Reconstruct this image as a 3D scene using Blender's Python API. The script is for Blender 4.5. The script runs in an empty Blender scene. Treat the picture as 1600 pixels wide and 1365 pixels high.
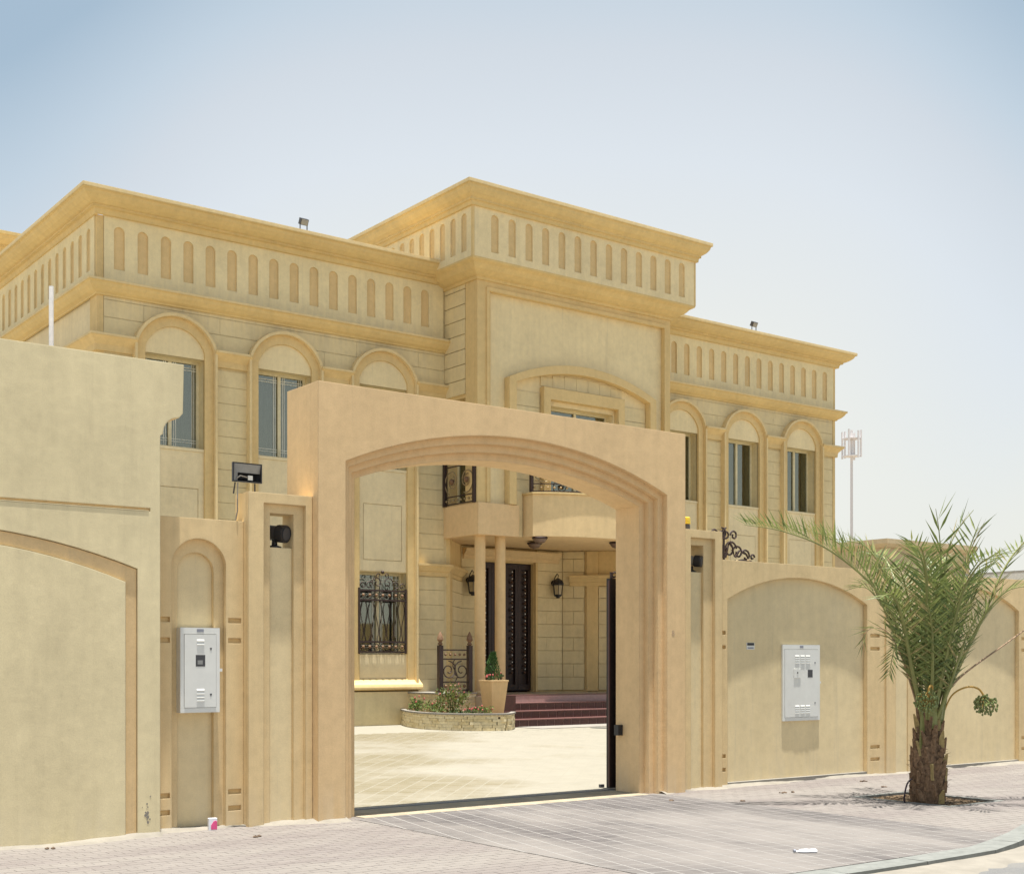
import bpy, bmesh, math, random
from mathutils import Vector, Matrix
from mathutils.geometry import tessellate_polygon
random.seed(7)
S = bpy.context.scene
C = S.collection
R = math.radians

# ------------------------------------------------------------------ camera, sky, sun, exposure
cam_data = bpy.data.cameras.new('camera')
cam = bpy.data.objects.new('camera', cam_data)
C.objects.link(cam)
cam.location = (0, 0, 1.6)
cam.rotation_euler = (R(90), 0, -math.atan(1540 / 2040))
cam_data.sensor_fit = 'HORIZONTAL'
cam_data.sensor_width = 36
cam_data.lens = 36 * 2040 / 1600
cam_data.shift_y = (1035 - 682.5) / 1600
cam_data.clip_start = 0.1
cam_data.clip_end = 3000
S.camera = cam

W = bpy.data.worlds.new('World')
S.world = W
W.use_nodes = True
wn = W.node_tree
wn.nodes.clear()
sky = wn.nodes.new('ShaderNodeTexSky')
sky.sky_type = 'NISHITA'
sky.sun_disc = False
SUN = Vector((-0.028, -0.064, 0.998)).normalized()
sky.sun_elevation = math.asin(SUN.z)
sky.sun_rotation = math.atan2(SUN.x, SUN.y)
sky.altitude = 0
sky.air_density = 1.0
sky.dust_density = 4
sky.ozone_density = 1.2
bg = wn.nodes.new('ShaderNodeBackground')
bg.inputs[1].default_value = 0.1
wo = wn.nodes.new('ShaderNodeOutputWorld')
tc = wn.nodes.new('ShaderNodeTexCoord')
sx_ = wn.nodes.new('ShaderNodeSeparateXYZ')
wn.links.new(tc.outputs['Generated'], sx_.inputs[0])
nz_ = wn.nodes.new('ShaderNodeTexNoise')
nz_.inputs['Scale'].default_value = 1.6
nz_.inputs['Detail'].default_value = 2
wn.links.new(tc.outputs['Generated'], nz_.inputs['Vector'])
ma_ = wn.nodes.new('ShaderNodeMath'); ma_.operation = 'MULTIPLY_ADD'
ma_.inputs[1].default_value = 0.12; ma_.inputs[2].default_value = -0.06
wn.links.new(nz_.outputs['Fac'], ma_.inputs[0])
ad_ = wn.nodes.new('ShaderNodeMath'); ad_.operation = 'ADD'
wn.links.new(sx_.outputs[2], ad_.inputs[0]); wn.links.new(ma_.outputs[0], ad_.inputs[1])
rp_ = wn.nodes.new('ShaderNodeValToRGB')        # dust haze: whitest at the horizon, thinner higher up
cr = rp_.color_ramp
cr.elements[0].position = 0.0; cr.elements[0].color = (0.72, 0.71, 0.65, 1)
cr.elements[1].position = 1.0; cr.elements[1].color = (0.30, 0.38, 0.48, 1)
for p_, c_ in ((0.12, (0.667, 0.673, 0.63)), (0.22, (0.595, 0.63, 0.65)), (0.29, (0.524, 0.565, 0.595)), (0.34, (0.44, 0.515, 0.57)), (0.42, (0.30, 0.395, 0.475)), (0.70, (0.25, 0.345, 0.45))):
    e_ = cr.elements.new(p_); e_.color = (*c_, 1)
# the dust haze is thickest ahead, thinning to either side
dt_ = wn.nodes.new('ShaderNodeVectorMath'); dt_.operation = 'DOT_PRODUCT'
dt_.inputs[1].default_value = (0.580, 0.740, 0.340)
wn.links.new(tc.outputs['Generated'], dt_.inputs[0])
mr_ = wn.nodes.new('ShaderNodeMapRange'); mr_.interpolation_type = 'SMOOTHSTEP'
for i_, v_ in enumerate((0.92, 1.0, 0.025, -0.15)): mr_.inputs[i_ + 1].default_value = v_
wn.links.new(dt_.outputs['Value'], mr_.inputs[0])
a2_ = wn.nodes.new('ShaderNodeMath'); a2_.operation = 'ADD'
wn.links.new(ad_.outputs[0], a2_.inputs[0]); wn.links.new(mr_.outputs[0], a2_.inputs[1])
wn.links.new(a2_.outputs[0], rp_.inputs[0])
sc_ = wn.nodes.new('ShaderNodeVectorMath'); sc_.operation = 'SCALE'; sc_.inputs['Scale'].default_value = 3.68
wn.links.new(rp_.outputs[0], sc_.inputs[0])
mx_ = wn.nodes.new('ShaderNodeMix'); mx_.data_type = 'RGBA'; mx_.inputs[0].default_value = 0.92
wn.links.new(sky.outputs[0], mx_.inputs[6]); wn.links.new(sc_.outputs[0], mx_.inputs[7])
wn.links.new(mx_.outputs[2], bg.inputs[0])
wn.links.new(bg.outputs[0], wo.inputs[0])

sun_data = bpy.data.lights.new('sun', 'SUN')
sun_data.energy = 3.3
sun_data.angle = R(0.6)
sun_data.color = (1.0, 0.965, 0.9)
sun = bpy.data.objects.new('sun', sun_data)
C.objects.link(sun)
sun.rotation_euler = SUN.to_track_quat('Z', 'Y').to_euler()
sun.location = (0, 0, 40)

S.view_settings.view_transform = 'Standard'
S.view_settings.look = 'None'
S.view_settings.exposure = 1.76
S.view_settings.gamma = 1
S.view_settings.use_curve_mapping = False

# ------------------------------------------------------------------ materials
def new_mat(name):
    m = bpy.data.materials.new(name)
    m.use_nodes = True
    nt = m.node_tree
    b = nt.nodes['Principled BSDF']
    return m, nt, b

def N(nt, t, **kw):
    n = nt.nodes.new(t)
    for k, v in kw.items():
        setattr(n, k, v)
    return n

def noise(nt, vec, scale, detail=4, rough=0.6):
    n = N(nt, 'ShaderNodeTexNoise')
    n.inputs['Scale'].default_value = scale
    n.inputs['Detail'].default_value = detail
    n.inputs['Roughness'].default_value = rough
    nt.links.new(vec, n.inputs['Vector'])
    return n.outputs['Fac']

def mapr(nt, val, a, b, c, d):
    n = N(nt, 'ShaderNodeMapRange')
    for i, v in enumerate((a, b, c, d)):
        n.inputs[i + 1].default_value = v
    nt.links.new(val, n.inputs[0])
    return n.outputs[0]

def mth(nt, op, a, b):
    n = N(nt, 'ShaderNodeMath', operation=op)
    for i, v in enumerate((a, b)):
        if isinstance(v, (int, float)):
            n.inputs[i].default_value = v
        else:
            nt.links.new(v, n.inputs[i])
    return n.outputs[0]

def mixc(nt, fac, a, b):
    n = N(nt, 'ShaderNodeMix', data_type='RGBA')
    for s, v in ((0, fac), (6, a), (7, b)):
        if isinstance(v, (int, float)):
            n.inputs[s].default_value = v
        elif isinstance(v, tuple):
            n.inputs[s].default_value = (*v, 1)
        else:
            nt.links.new(v, n.inputs[s])
    return n.outputs[2]

def pos(nt, sx=1, sy=1, sz=1):
    g = N(nt, 'ShaderNodeNewGeometry')
    m = N(nt, 'ShaderNodeMapping')
    m.inputs['Scale'].default_value = (sx, sy, sz)
    nt.links.new(g.outputs['Position'], m.inputs[0])
    return m.outputs[0]

def scaled(nt, col, f):
    n = N(nt, 'ShaderNodeVectorMath', operation='SCALE')
    if isinstance(col, tuple):
        n.inputs[0].default_value = col
    else:
        nt.links.new(col, n.inputs[0])
    nt.links.new(f, n.inputs['Scale'])
    return n.outputs[0]

def bump(nt, b, h, strength, dist, bevel=0.0):
    n = N(nt, 'ShaderNodeBump')
    n.inputs['Strength'].default_value = strength
    n.inputs['Distance'].default_value = dist
    nt.links.new(h, n.inputs['Height'])
    if bevel:
        v = N(nt, 'ShaderNodeBevel', samples=4)
        v.inputs[0].default_value = bevel
        nt.links.new(v.outputs[0], n.inputs['Normal'])
    nt.links.new(n.outputs[0], b.inputs['Normal'])

def stucco(name, col, stain=(0.33, 0.29, 0.22), mott=0.10, streak=0.045, stain_amt=0.2, bevel=0.012,
           grain=0.08, gscale=90.0, drip=None, drip_col=(0.42, 0.37, 0.29)):
    m, nt, b = new_mat(name)
    p = pos(nt)
    n1 = noise(nt, p, 0.9, 5, 0.65)
    n2 = noise(nt, pos(nt, 7, 7, 0.55), 1.0, 4, 0.6)
    n3 = noise(nt, p, gscale, 3, 0.7)
    n4 = noise(nt, p, 9, 4, 0.6)
    f = mth(nt, 'ADD', mapr(nt, n1, 0.3, 0.7, 1 - mott, 1 + mott * 0.6), mapr(nt, n2, 0.3, 0.7, -streak, streak * 0.6))
    f = mth(nt, 'ADD', f, mapr(nt, n3, 0.25, 0.75, -grain, grain))
    f = mth(nt, 'ADD', f, mapr(nt, n4, 0.3, 0.7, -0.05, 0.05))
    c = scaled(nt, col, f)
    st = mth(nt, 'MULTIPLY', mapr(nt, noise(nt, pos(nt, 3.2, 3.2, 0.8), 0.8, 6, 0.7), 0.52, 0.75, 0, 1), stain_amt)
    c = mixc(nt, st, c, stain)
    rs_ = mth(nt, 'MULTIPLY', mapr(nt, noise(nt, pos(nt, 6, 6, 0.22), 1.6, 5, 0.75), 0.58, 0.74, 0, 1), 0.22)
    c = mixc(nt, rs_, c, stain)
    if drip:                                         # rain-washed dirt under a ledge at a fixed height
        z0, z1, z2 = drip
        sx = N(nt, 'ShaderNodeSeparateXYZ')
        nt.links.new(pos(nt), sx.inputs[0])
        zf = mth(nt, 'MINIMUM', mapr(nt, sx.outputs[2], z0, z1, 0, 1), mapr(nt, sx.outputs[2], z1, z2, 1, 0))
        d = mth(nt, 'MULTIPLY', zf, mapr(nt, noise(nt, pos(nt, 5, 5, 0.35), 1.3, 5, 0.7), 0.40, 0.66, 0, 0.34))
        c = mixc(nt, d, c, drip_col)
    nt.links.new(c, b.inputs['Base Color'])
    b.inputs['Roughness'].default_value = 0.92
    b.inputs['Specular IOR Level'].default_value = 0.2
    bump(nt, b, mth(nt, 'ADD', n3, mth(nt, 'MULTIPLY', n4, 1.5)), 0.24, 0.004, bevel)
    return m

def plain(name, col, rough=0.6, metal=0.0, spec=0.4, var=0.1, nscale=12, bmp=0.0):
    m, nt, b = new_mat(name)
    n = noise(nt, pos(nt), nscale, 4)
    nt.links.new(scaled(nt, col, mapr(nt, n, 0.3, 0.7, 1 - var, 1 + var)), b.inputs['Base Color'])
    b.inputs['Roughness'].default_value = rough
    b.inputs['Metallic'].default_value = metal
    b.inputs['Specular IOR Level'].default_value = spec
    if bmp:
        bump(nt, b, n, 0.5, bmp)
    return m

def paver(name, c1, c2, dust, duststart, dustend, dscale, rvar=0.16, sxy=(1, 1), bias=None):
    """stone colour varies from piece to piece; pale sand lies over it in drifts"""
    m, nt, b = new_mat(name)
    g = N(nt, 'ShaderNodeNewGeometry')
    oi = N(nt, 'ShaderNodeObjectInfo')
    r = mth(nt, 'FRACT', mth(nt, 'ADD', g.outputs['Random Per Island'], oi.outputs['Random']), 0)
    c = mixc(nt, r, c1, c2)
    p = pos(nt)
    fine = noise(nt, p, 70, 4, 0.7)
    c = scaled(nt, c, mapr(nt, fine, 0.3, 0.7, 1 - rvar, 1 + rvar))
    dn = mth(nt, 'ADD', noise(nt, pos(nt, sxy[0], sxy[1], 1), dscale, 6, 0.62), mth(nt, 'MULTIPLY', noise(nt, p, 11, 5, 0.7), 0.10))
    if bias:                                         # sand has drifted over one side more than the other
        sp = N(nt, 'ShaderNodeSeparateXYZ')
        nt.links.new(p, sp.inputs[0])
        q = mth(nt, 'SUBTRACT', sp.outputs[0], mth(nt, 'MULTIPLY', sp.outputs[1], bias[0]))
        dn = mth(nt, 'ADD', dn, mapr(nt, q, bias[1], bias[2], bias[3], bias[4]))
    d = mapr(nt, dn, duststart, dustend, 0, 1)
    c = mixc(nt, d, c, scaled(nt, dust, mapr(nt, noise(nt, p, 3, 5), 0.3, 0.7, 0.93, 1.05)))
    nt.links.new(c, b.inputs['Base Color'])
    b.inputs['Roughness'].default_value = 0.9
    b.inputs['Specular IOR Level'].default_value = 0.2
    bump(nt, b, fine, 0.5, 0.004)
    return m

M = {}
M['cream'] = stucco('cream_stucco', (0.76, 0.635, 0.40), stain_amt=0.12)
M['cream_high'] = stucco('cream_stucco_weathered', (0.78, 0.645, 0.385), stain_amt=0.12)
M['block'] = stucco('block_stucco', (0.71, 0.585, 0.34), stain_amt=0.12, bevel=0.02, drip=(8.0, 8.68, 8.9))
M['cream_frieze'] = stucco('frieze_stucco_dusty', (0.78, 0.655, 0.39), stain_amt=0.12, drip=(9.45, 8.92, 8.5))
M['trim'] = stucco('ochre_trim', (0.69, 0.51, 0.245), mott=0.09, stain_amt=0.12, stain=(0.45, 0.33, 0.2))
M['cornice'] = stucco('ochre_cornice', (0.68, 0.50, 0.225), mott=0.10, streak=0.04, stain_amt=0.2, stain=(0.42, 0.33, 0.2))
M['trim_pale_lit'] = stucco('pale_lip_lit_fascia', (0.72, 0.56, 0.30), mott=0.07, stain_amt=0.1, stain=(0.45, 0.36, 0.24))  # pale arch lip; for fascias the paler tone is painted-in sky light
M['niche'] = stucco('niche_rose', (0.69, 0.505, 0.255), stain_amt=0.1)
M['portal'] = stucco('portal_stucco', (0.71, 0.505, 0.275), mott=0.07, stain_amt=0.15, stain=(0.45, 0.33, 0.2), drip=(0.45, 0.0, -0.5), drip_col=(0.66, 0.58, 0.44))
M['wall_tan'] = stucco('street_wall_tan', (0.70, 0.53, 0.29), mott=0.08, streak=0.07, stain_amt=0.15, stain=(0.42, 0.35, 0.22), drip=(0.45, 0.0, -0.5), drip_col=(0.66, 0.58, 0.44))
M['panel_grey'] = stucco('street_panel_cream', (0.73, 0.595, 0.355), mott=0.08, streak=0.04, stain_amt=0.12, stain=(0.40, 0.36, 0.28), drip=(0.45, 0.0, -0.5), drip_col=(0.66, 0.58, 0.44))
M['neighbour'] = stucco('neighbour_stucco', (0.725, 0.62, 0.385), mott=0.07, streak=0.04, stain_amt=0.25, stain=(0.42, 0.35, 0.22), gscale=110, grain=0.09, drip=(0.45, 0.0, -0.5), drip_col=(0.66, 0.58, 0.44))
M['neighbour_band'] = stucco('neighbour_band_tan', (0.66, 0.475, 0.25), mott=0.07, stain_amt=0.2, drip=(0.45, 0.0, -0.5), drip_col=(0.66, 0.58, 0.44))
M['balcony'] = stucco('balcony_stucco', (0.71, 0.53, 0.29), mott=0.08, stain_amt=0.15, stain=(0.5, 0.36, 0.2))
M['column'] = stucco('column_paint', (0.68, 0.48, 0.25), mott=0.08, streak=0.08, stain_amt=0.1, grain=0.04)
M['frame'] = plain('window_frame_beige', (0.66, 0.58, 0.37), 0.45)
M['pencil'] = plain('faint_pencil', (0.47, 0.34, 0.22), 0.9)
M['bar'] = plain('glazing_bar_pale', (0.74, 0.73, 0.62), 0.5)
M['scuff'] = plain('scuffed_render', (0.24, 0.22, 0.19), 0.9)
M['iron'] = plain('wrought_iron_dark', (0.055, 0.035, 0.03), 0.5, 0.3, 0.4, 0.3, 40)
M['bronze'] = plain('bronze_ornament', (0.20, 0.115, 0.065), 0.7, 0.1, 0.3, 0.3, 40)
M['bronze_dark'] = plain('bronze_rose_dark', (0.11, 0.06, 0.038), 0.6, 0.2, 0.4, 0.3, 40)
M['gold'] = plain('dull_gold_ornament', (0.30, 0.22, 0.12), 0.65, 0.1, 0.3, 0.25, 40)
M['gate'] = plain('gate_metal_dark', (0.02, 0.014, 0.013), 0.45, 0.1, 0.4, 0.3, 20)
M['door'] = plain('door_dark_metal', (0.03, 0.016, 0.014), 0.4, 0.2, 0.5, 0.3, 20)
M['stud'] = plain('bright_stud', (0.7, 0.68, 0.66), 0.25, 0.8, 0.6, 0.1)
M['black'] = plain('black_plastic', (0.02, 0.02, 0.022), 0.4)
M['dkgrey'] = plain('dark_grey_metal', (0.07, 0.07, 0.075), 0.45, 0.3)
M['grey'] = plain('grey_metal', (0.28, 0.28, 0.27), 0.5, 0.3)
M['white_metal'] = plain('white_enamel', (0.70, 0.70, 0.66), 0.45, 0, 0.4, 0.04, 6)
M['white_pipe'] = plain('white_pipe', (0.8, 0.8, 0.8), 0.5)
M['label_grey'] = plain('label_grey', (0.25, 0.26, 0.3), 0.5)
M['rubber_dark'] = plain('dark_slit', (0.06, 0.055, 0.05), 0.7)
M['yellow'] = plain('yellow_lens', (0.80, 0.58, 0.04), 0.25, 0, 0.6, 0.05)
M['lamp_shade'] = plain('brown_glass_shade', (0.16, 0.11, 0.08), 0.35, 0.1)
M['amber_glass'] = plain('lantern_glass', (0.42, 0.34, 0.2), 0.2)
M['tile'] = plain('maroon_tile', (0.058, 0.017, 0.015), 0.38, 0, 0.5, 0.25, 14)
M['grout'] = plain('tile_grout', (0.42, 0.27, 0.24), 0.85)
M['stepnose'] = plain('step_nosing', (0.15, 0.07, 0.062), 0.4, 0, 0.5, 0.15)
M['threshold_screed'] = plain('threshold_screed', (0.30, 0.255, 0.18), 0.9, 0, 0.2, 0.2, 4, 0.003)
M['landing_tile'] = plain('landing_tile', (0.36, 0.29, 0.20), 0.5, 0, 0.5, 0.1, 8)
M['concrete'] = plain('concrete_pale', (0.248, 0.229, 0.198), 0.9, 0, 0.2, 0.12, 6, 0.003)
M['kerb'] = plain('kerb_grey', (0.172, 0.176, 0.162), 0.9, 0, 0.2, 0.16, 9, 0.003)
M['soil'] = plain('soil', (0.17, 0.12, 0.075), 1.0, 0, 0.1, 0.45, 25, 0.02)
M['curtain'] = plain('curtain_cloth', (0.30, 0.235, 0.21), 0.9)
M['curtain_pale'] = plain('curtain_pale', (0.36, 0.38, 0.33), 0.9)
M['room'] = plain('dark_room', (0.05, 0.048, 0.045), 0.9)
M['leaf_soft'] = plain('leaf_soft_green', (0.11, 0.16, 0.035), 0.6, 0, 0.3, 0.45, 9)
M['leaf_dark'] = plain('leaf_dark_green', (0.035, 0.075, 0.018), 0.6, 0, 0.3, 0.4, 9)
M['conifer'] = plain('conifer_green', (0.04, 0.095, 0.022), 0.6, 0, 0.3, 0.3, 12)
M['petal_red'] = plain('petal_red', (0.45, 0.10, 0.09), 0.6)
M['pink'] = plain('carton_pink', (0.72, 0.09, 0.25), 0.45)
M['carton'] = plain('carton_white', (0.72, 0.74, 0.78), 0.5)
M['litter'] = plain('debris_brown', (0.13, 0.09, 0.06), 0.9)
M['petiole'] = plain('petiole_green', (0.20, 0.21, 0.07), 0.5, 0, 0.4, 0.2, 6)
M['petiole_tan'] = plain('petiole_tan', (0.33, 0.22, 0.14), 0.6, 0, 0.3, 0.2, 6)
M['bark'] = plain('palm_bark', (0.15, 0.095, 0.057), 0.95, 0, 0.2, 0.6, 28, 0.02)
M['boot'] = plain('leaf_base_brown', (0.20, 0.128, 0.076), 0.9, 0, 0.2, 0.45, 30, 0.01)
M['boot_tan'] = plain('leaf_base_tan', (0.33, 0.25, 0.11), 0.8, 0, 0.2, 0.2, 20)
M['date'] = plain('unripe_date', (0.17, 0.20, 0.06), 0.4, 0, 0.5, 0.3, 60)
M['stalk'] = plain('date_stalk', (0.46, 0.27, 0.06), 0.6)
M['hose'] = plain('irrigation_hose', (0.04, 0.025, 0.035), 0.5)
M['mast'] = plain('mast_pale', (0.66, 0.62, 0.61), 0.6)  # mast tone lightened: distance haze is painted into the colour
M['drain'] = plain('drain_cover', (0.10, 0.10, 0.09), 0.6)
M['far_tan'] = stucco('far_villa_tan', (0.56, 0.44, 0.27), bevel=0)
M['far_white'] = plain('far_white_render', (0.7, 0.68, 0.64), 0.9)
M['ledge'] = None

def leaf_mat(name, a, b_, c_):
    m, nt, b = new_mat(name)
    g = N(nt, 'ShaderNodeNewGeometry')
    oi = N(nt, 'ShaderNodeObjectInfo')
    r = mth(nt, 'FRACT', mth(nt, 'ADD', g.outputs['Random Per Island'], oi.outputs['Random']), 0)
    c = mixc(nt, mapr(nt, r, 0, 0.8, 0, 1), a, b_)
    c = mixc(nt, mapr(nt, r, 0.86, 0.95, 0, 1), c, c_)
    nt.links.new(c, b.inputs['Base Color'])
    b.inputs['Roughness'].default_value = 0.42
    b.inputs['Specular IOR Level'].default_value = 0.45
    tr = N(nt, 'ShaderNodeBsdfTranslucent')
    nt.links.new(c, tr.inputs[0])
    mx = N(nt, 'ShaderNodeMixShader')
    mx.inputs[0].default_value = 0.3
    nt.links.new(b.outputs[0], mx.inputs[1])
    nt.links.new(tr.outputs[0], mx.inputs[2])
    nt.links.new(mx.outputs[0], nt.nodes['Material Output'].inputs[0])
    return m
M['palm_leaf'] = leaf_mat('palm_leaflet', (0.085, 0.125, 0.036), (0.215, 0.25, 0.075), (0.34, 0.28, 0.12))
M['shrub_leaf'] = leaf_mat('shrub_leaf', (0.06, 0.10, 0.025), (0.15, 0.17, 0.04), (0.36, 0.13, 0.10))

def glass_mat(name, tint, reflect=0.35):
    m, nt, b = new_mat(name)
    nt.nodes.remove(b)
    t = N(nt, 'ShaderNodeBsdfTransparent')
    t.inputs[0].default_value = (*tint, 1)
    g = N(nt, 'ShaderNodeBsdfGlossy')
    g.inputs['Roughness'].default_value = 0.03
    g.inputs['Color'].default_value = (0.66, 0.68, 0.58, 1)
    lw = N(nt, 'ShaderNodeLayerWeight')
    lw.inputs[0].default_value = reflect
    fr_ = mth(nt, 'ADD', mth(nt, 'MULTIPLY', lw.outputs['Fresnel'], 0.6), 0.20)
    mx = N(nt, 'ShaderNodeMixShader')
    nt.links.new(fr_, mx.inputs[0])
    nt.links.new(t.outputs[0], mx.inputs[1])
    nt.links.new(g.outputs[0], mx.inputs[2])
    nt.links.new(mx.outputs[0], nt.nodes['Material Output'].inputs[0])
    return m
M['glass'] = glass_mat('window_glass', (0.66, 0.68, 0.66), 0.42)

SAND = (0.60, 0.535, 0.455)
M['pave'] = paver('sidewalk_brick', (0.160, 0.140, 0.129), (0.178, 0.157, 0.145), (0.198, 0.179, 0.161), 0.46, 0.62, 0.5, 0.08, (0.6, 2.0))
M['drive'] = paver('driveway_paver', (0.088, 0.080, 0.077), (0.116, 0.105, 0.100), (0.18, 0.164, 0.150), 0.44, 0.64, 0.55, 0.12, (1.3, 0.55))
M['court'] = paver('courtyard_paver', (0.165, 0.141, 0.088), (0.195, 0.17, 0.116), (0.25, 0.23, 0.183), 0.42, 0.58, 0.45, 0.08, (0.7, 0.9), (0.70, -0.9, 1.3, -0.11, 0.13))
M['joint'] = plain('joint_sand', (0.235, 0.222, 0.208), 1, 0, 0.1, 0.06, 5)
M['joint_court'] = plain('joint_sand_court', (0.25, 0.232, 0.185), 1, 0, 0.1, 0.05, 5)
M['joint_dull'] = plain('joint_sand_dull', (0.166, 0.147, 0.133), 1, 0, 0.1, 0.1, 5)
M['sandstrip'] = plain('drift_sand', (0.225, 0.205, 0.172), 1, 0, 0.1, 0.14, 4, 0.01)
M['desert'] = plain('desert_ground', (0.260, 0.229, 0.180), 1, 0, 0.1, 0.15, 0.5, 0.02)
def asphalt():
    m, nt, b = new_mat('asphalt_dusty')
    p = pos(nt)
    f = noise(nt, p, 160, 3, 0.8)
    c = scaled(nt, (0.135, 0.133, 0.128), mapr(nt, f, 0.3, 0.7, 0.65, 1.35))
    d = mapr(nt, noise(nt, pos(nt, 0.5, 1.6, 1), 1.0, 6, 0.65), 0.45, 0.68, 0, 0.75)
    nt.links.new(mixc(nt, d, c, (0.21, 0.195, 0.17)), b.inputs['Base Color'])
    b.inputs['Roughness'].default_value = 0.95
    bump(nt, b, f, 0.7, 0.006)
    return m
M['asphalt'] = asphalt()
def ledgestone():
    m, nt, b = new_mat('ledge_stone')
    g = N(nt, 'ShaderNodeNewGeometry')
    oi = N(nt, 'ShaderNodeObjectInfo')
    r = mth(nt, 'FRACT', mth(nt, 'ADD', g.outputs['Random Per Island'], oi.outputs['Random']), 0)
    c = mixc(nt, r, (0.60, 0.49, 0.27), (0.72, 0.62, 0.40))
    nt.links.new(scaled(nt, c, mapr(nt, noise(nt, pos(nt), 20, 5), 0.3, 0.7, 0.8, 1.15)), b.inputs['Base Color'])
    b.inputs['Roughness'].default_value = 0.85
    bump(nt, b, noise(nt, pos(nt), 30, 4), 0.7, 0.01)
    return m
M['ledge'] = ledgestone()

# ------------------------------------------------------------------ mesh builder
WLOC = {}
def wloc(o):
    return WLOC.get(o.name, Vector((0, 0, 0))) if o else Vector((0, 0, 0))

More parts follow.
